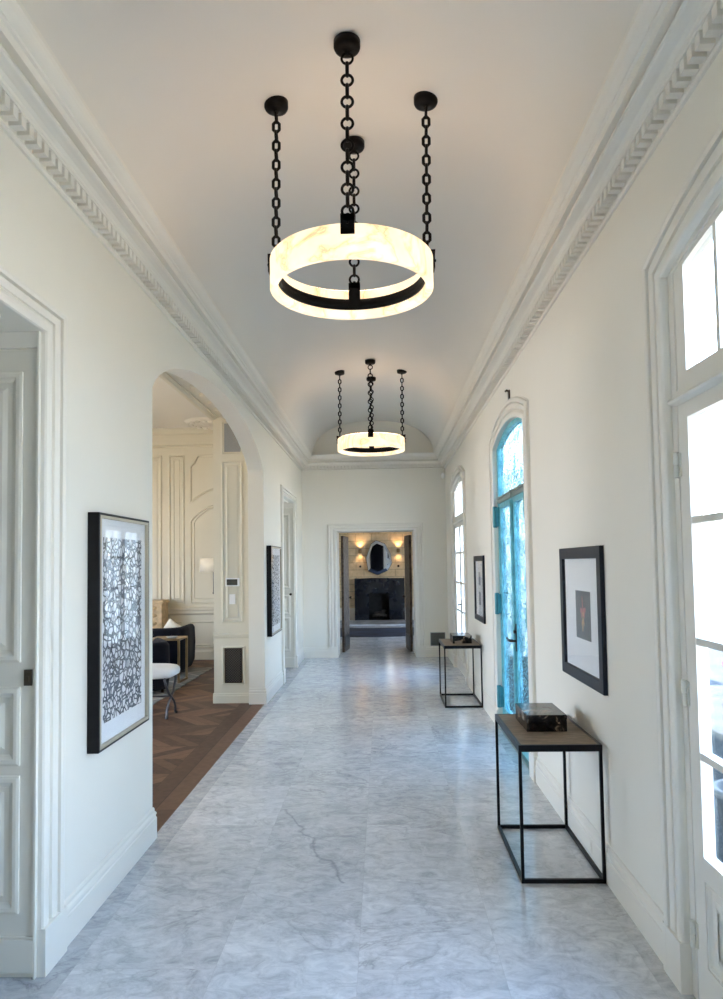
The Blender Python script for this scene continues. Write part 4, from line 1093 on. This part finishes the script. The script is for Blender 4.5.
def chandelier(y0, label):
    r = empty('chandelier', (VC, y0, ZB)); tag(r, label, 'chandelier', 'alabaster ring chandeliers')
    mb = MB(); mb.lathe((0,0,0), [(RI+.004,0),(RO-.006,0),(RO,.006),(RO,RZ1-.006),(RO-.006,RZ1),(RI+.004,RZ1),(RI,RZ1-.004),(RI,.004),(RI+.004,0)], 96)
    mb.build('alabaster_ring', M['alabaster'], r)
    mb = MB(); mb.lathe((0,0,0), [(RI-.016,.045),(RI-.003,.045),(RI-.003,.106),(RI-.016,.106),(RI-.016,.045)], 96); mb.build('metal_band', M['black_metal'], r)
    mb = MB(); mb.lathe((0,0,0), [(RI+.008,RZ1+.0005),(RO-.010,RZ1+.0005),(RO-.010,RZ1+.002),(RI+.008,RZ1+.002),(RI+.008,RZ1+.0005)], 96); mb.build('light_strip', M['strip'], r)
    for k in range(4):
        a = PI/2*k+PI/2; cx, cy = math.cos(a), math.sin(a); R = .408
        # bracket gripping the rim
        mb = MB()
        def rb(r0, r1, w, z0, z1):
            tx, ty = -cy, cx
            P = [(cx*q+tx*s, cy*q+ty*s) for q, s in ((r0,-w),(r1,-w),(r1,w),(r0,w))]
            mb.hexa([(p[0], p[1], z0) for p in P]+[(p[0], p[1], z1) for p in P])
        rb(RO+.001, RO+.010, .034, RZ1-.058, RZ1+.040); rb(RI-.018, RI-.001, .034, .047, RZ1+.040); rb(RI-.018, RO+.010, .034, RZ1+.004, RZ1+.040)
        rb(RO+.010, RO+.018, .006, RZ1-.012, RZ1)
        mb.build('bracket', M['black_metal'], r, bevel=.002)
        nf = abs(cx) < .5; top = vault_z(cx*R)-ZB-.006-(.016 if nf else 0); tx_ = .008
        mb = MB(); mb.lathe((cx*R+tx_, cy*R, top), [(0,-.052),(.010,-.052),(.014,-.036),(.042,-.034),(.060,-.027),(.065,-.016),(.065,.014 if abs(cx) < .5 else .034),(0,.012 if abs(cx) < .5 else .030)], 32)
        mb.build('canopy', M['black_metal'], r)
        # chain: round rings face radially inward, long links at right angles
        mb = MB(); ar = a+PI/2; al = a
        zt = top-.052; zb = RZ1+.040
        mb.tube([(cx*R, cy*R, zb-.001), (cx*R, cy*R, zb+.018)], .009, 8)
        link_ring(mb, (cx*R+tx_, cy*R, zt-.020), ar, .027, .0062)
        RR = .027; c0 = zt-.020; cl = zb+.030; n = 7; p = (c0-cl)/n; hr = p+.022-2*RR
        for i in range(n+1):
            sh = tx_*(1-i/n)
            if i: link_ring(mb, (cx*R+sh, cy*R, c0-p*i), ar, RR, .0070)
            if i < n: link_rect(mb, (cx*R+sh-tx_*.5/n, cy*R, c0-p*i-RR+.011-hr/2), al, w=.050, h=hr, r=.0088)
        mb.build('chain', M['black_metal'], r)
    return r
ch1 = chandelier(3.70, 'near alabaster ring chandelier hanging on four black chains, nearest the camera')
ch2 = dup(ch1); ch2.location = (VC+.020, 9.07, ZB); ch2['label'] = 'far alabaster ring chandelier on four black chains, before the end wall'
ch2.location.z = ZB

# ------------------------------------------------------------------ outside
struct(MB().box(WR+.085, 3.2, -8, 12.42, -.14, -.02).build('floor_terrace', M['stone_out']))
struct(MB().box(WR+.085, 3.0, 12.6, 20, -.14, -.02).build('floor_terrace_end', M['stone_out'])) if False else None
struct(MB().box(3.21, 6.2, -20, 40, -.2, -.04).build('floor_garden_path', simple('grey_garden_paving', (.048,.053,.058), .9, var=.2, vscale=2, spec=.03)))
struct(MB().box(6.2, 40, -30, 50, -.2, -.04).build('floor_garden', M['gravel']))
struct(MB().box(-30, -7.7, -20, 40, -.2, -.04).build('floor_lawn', simple('pale_terrace', (.34,.28,.21), .9, var=.3, vscale=6, spec=.05)))
pp = aempty('potted_flowers', (1.95, 3.84, -.02)); tag(pp, 'potted plant with purple blossoms outside the near glass door', 'plant')
mb = MB(); mb.lathe((1.95,3.84,-.02), [(0,0),(.13,0),(.18,.40),(.20,.40),(.20,.44),(.17,.44),(.16,.38),(0,.38)], 24); mb.build('pot', M['pot'], pp)
mb = MB()
for i in range(16):
    a = random.uniform(0, 6.28); d = random.uniform(.02,.12); h = random.uniform(.35,.62)
    mb.tube([(1.95, 3.84, .36), (1.95+d*.5*math.cos(a), 3.84+d*.5*math.sin(a), .36+h*.6), (1.95+d*math.cos(a), 3.84+d*math.sin(a), .36+h)], .004, 5)
    mb.ico((1.95+d*.7*math.cos(a), 3.84+d*.7*math.sin(a), .36+h*.5), .07, 1, .4, .5, 8, 5)
mb.build('foliage', M['leaf'], pp)
mb = MB()
for i in range(26):
    a = random.uniform(0, 6.28); d = random.uniform(.0,.12)
    mb.ico((1.95+d*math.cos(a), 3.84+d*math.sin(a), .98+random.uniform(-.08,.10)), .035, 1, 1, .8, 8, 5)
mb.build('blossoms', M['petal'], pp)

# ------------------------------------------------------------------ light
w = bpy.data.worlds.new('World'); SC.world = w; w.use_nodes = True
nt = w.node_tree; bg = nt.nodes['Background']
tc = N(nt, 'ShaderNodeTexCoord'); sp = N(nt, 'ShaderNodeSeparateXYZ'); lk(nt, tc.outputs['Generated'], sp.inputs[0])
col = ramp(nt, sp.outputs[2], [(0, (.84,.90,1.0)), (.15, (.58,.76,1.0)), (1, (.33,.56,1.0))])
lk(nt, col, bg.inputs['Color']); bg.inputs['Strength'].default_value = 9.0

sn = bpy.data.lights.new('sun', 'SUN'); sn.energy = 32; sn.color = (1,.90,.74); sn.angle = math.radians(1)
so_ = bpy.data.objects.new('sun', sn); COL.objects.link(so_); so_.location = (-3, 8, 12)
so_.rotation_euler = Vector((.35, -.75, -.85)).to_track_quat('-Z', 'Y').to_euler()
def portal(name, loc, rot, sx, sy):
    ld = bpy.data.lights.new(name, 'AREA'); ld.shape = 'RECTANGLE'; ld.size = sx; ld.size_y = sy; ld.cycles.is_portal = True
    o = bpy.data.objects.new(name, ld); COL.objects.link(o); o.location = loc; o.rotation_euler = rot; return o
for c in FD+[TD]:
    portal('window_portal', (WR+.08, c, 1.43), (0, PI/2, 0), 2.84, 1.5)
for c in (5.2, 8.4): portal('window_portal', (-7.68, c, 1.55), (0, -PI/2, 0), 2.9, 2.0)
portal('window_portal', (3.18, 16.3, 1.55), (0, PI/2, 0), 1.7, 2.2)

# ------------------------------------------------------------------ camera
cam = bpy.data.cameras.new('camera'); co = bpy.data.objects.new('camera', cam); COL.objects.link(co)
cam.sensor_fit = 'HORIZONTAL'; cam.sensor_width = 36; cam.lens = 36*700/723; cam.shift_y = 31/723
cam.clip_start = .05; cam.clip_end = 200
R_ = Vector((.99945302,.02966845,-.01460956)); U_ = Vector((.01599261,-.04692751,.99877027)); D_ = Vector((-.02894638,.99845761,.04737632))
B_ = -D_
co.matrix_world = Matrix(((R_.x,U_.x,B_.x,0),(R_.y,U_.y,B_.y,0),(R_.z,U_.z,B_.z,1.65),(0,0,0,1)))
SC.camera = co
for o in ABS:
    if '_abs' in o: del o['_abs']

vs = SC.view_settings
vs.view_transform = 'Standard'; vs.look = 'None'; vs.gamma = 1; vs.use_curve_mapping = False; vs.exposure = .92
cy = SC.cycles
cy.max_bounces = 14; cy.diffuse_bounces = 9; cy.glossy_bounces = 5; cy.transmission_bounces = 8; cy.transparent_max_bounces = 12
cy.sample_clamp_indirect = 12; cy.use_denoising = True; cy.caustics_reflective = False; cy.caustics_refractive = False
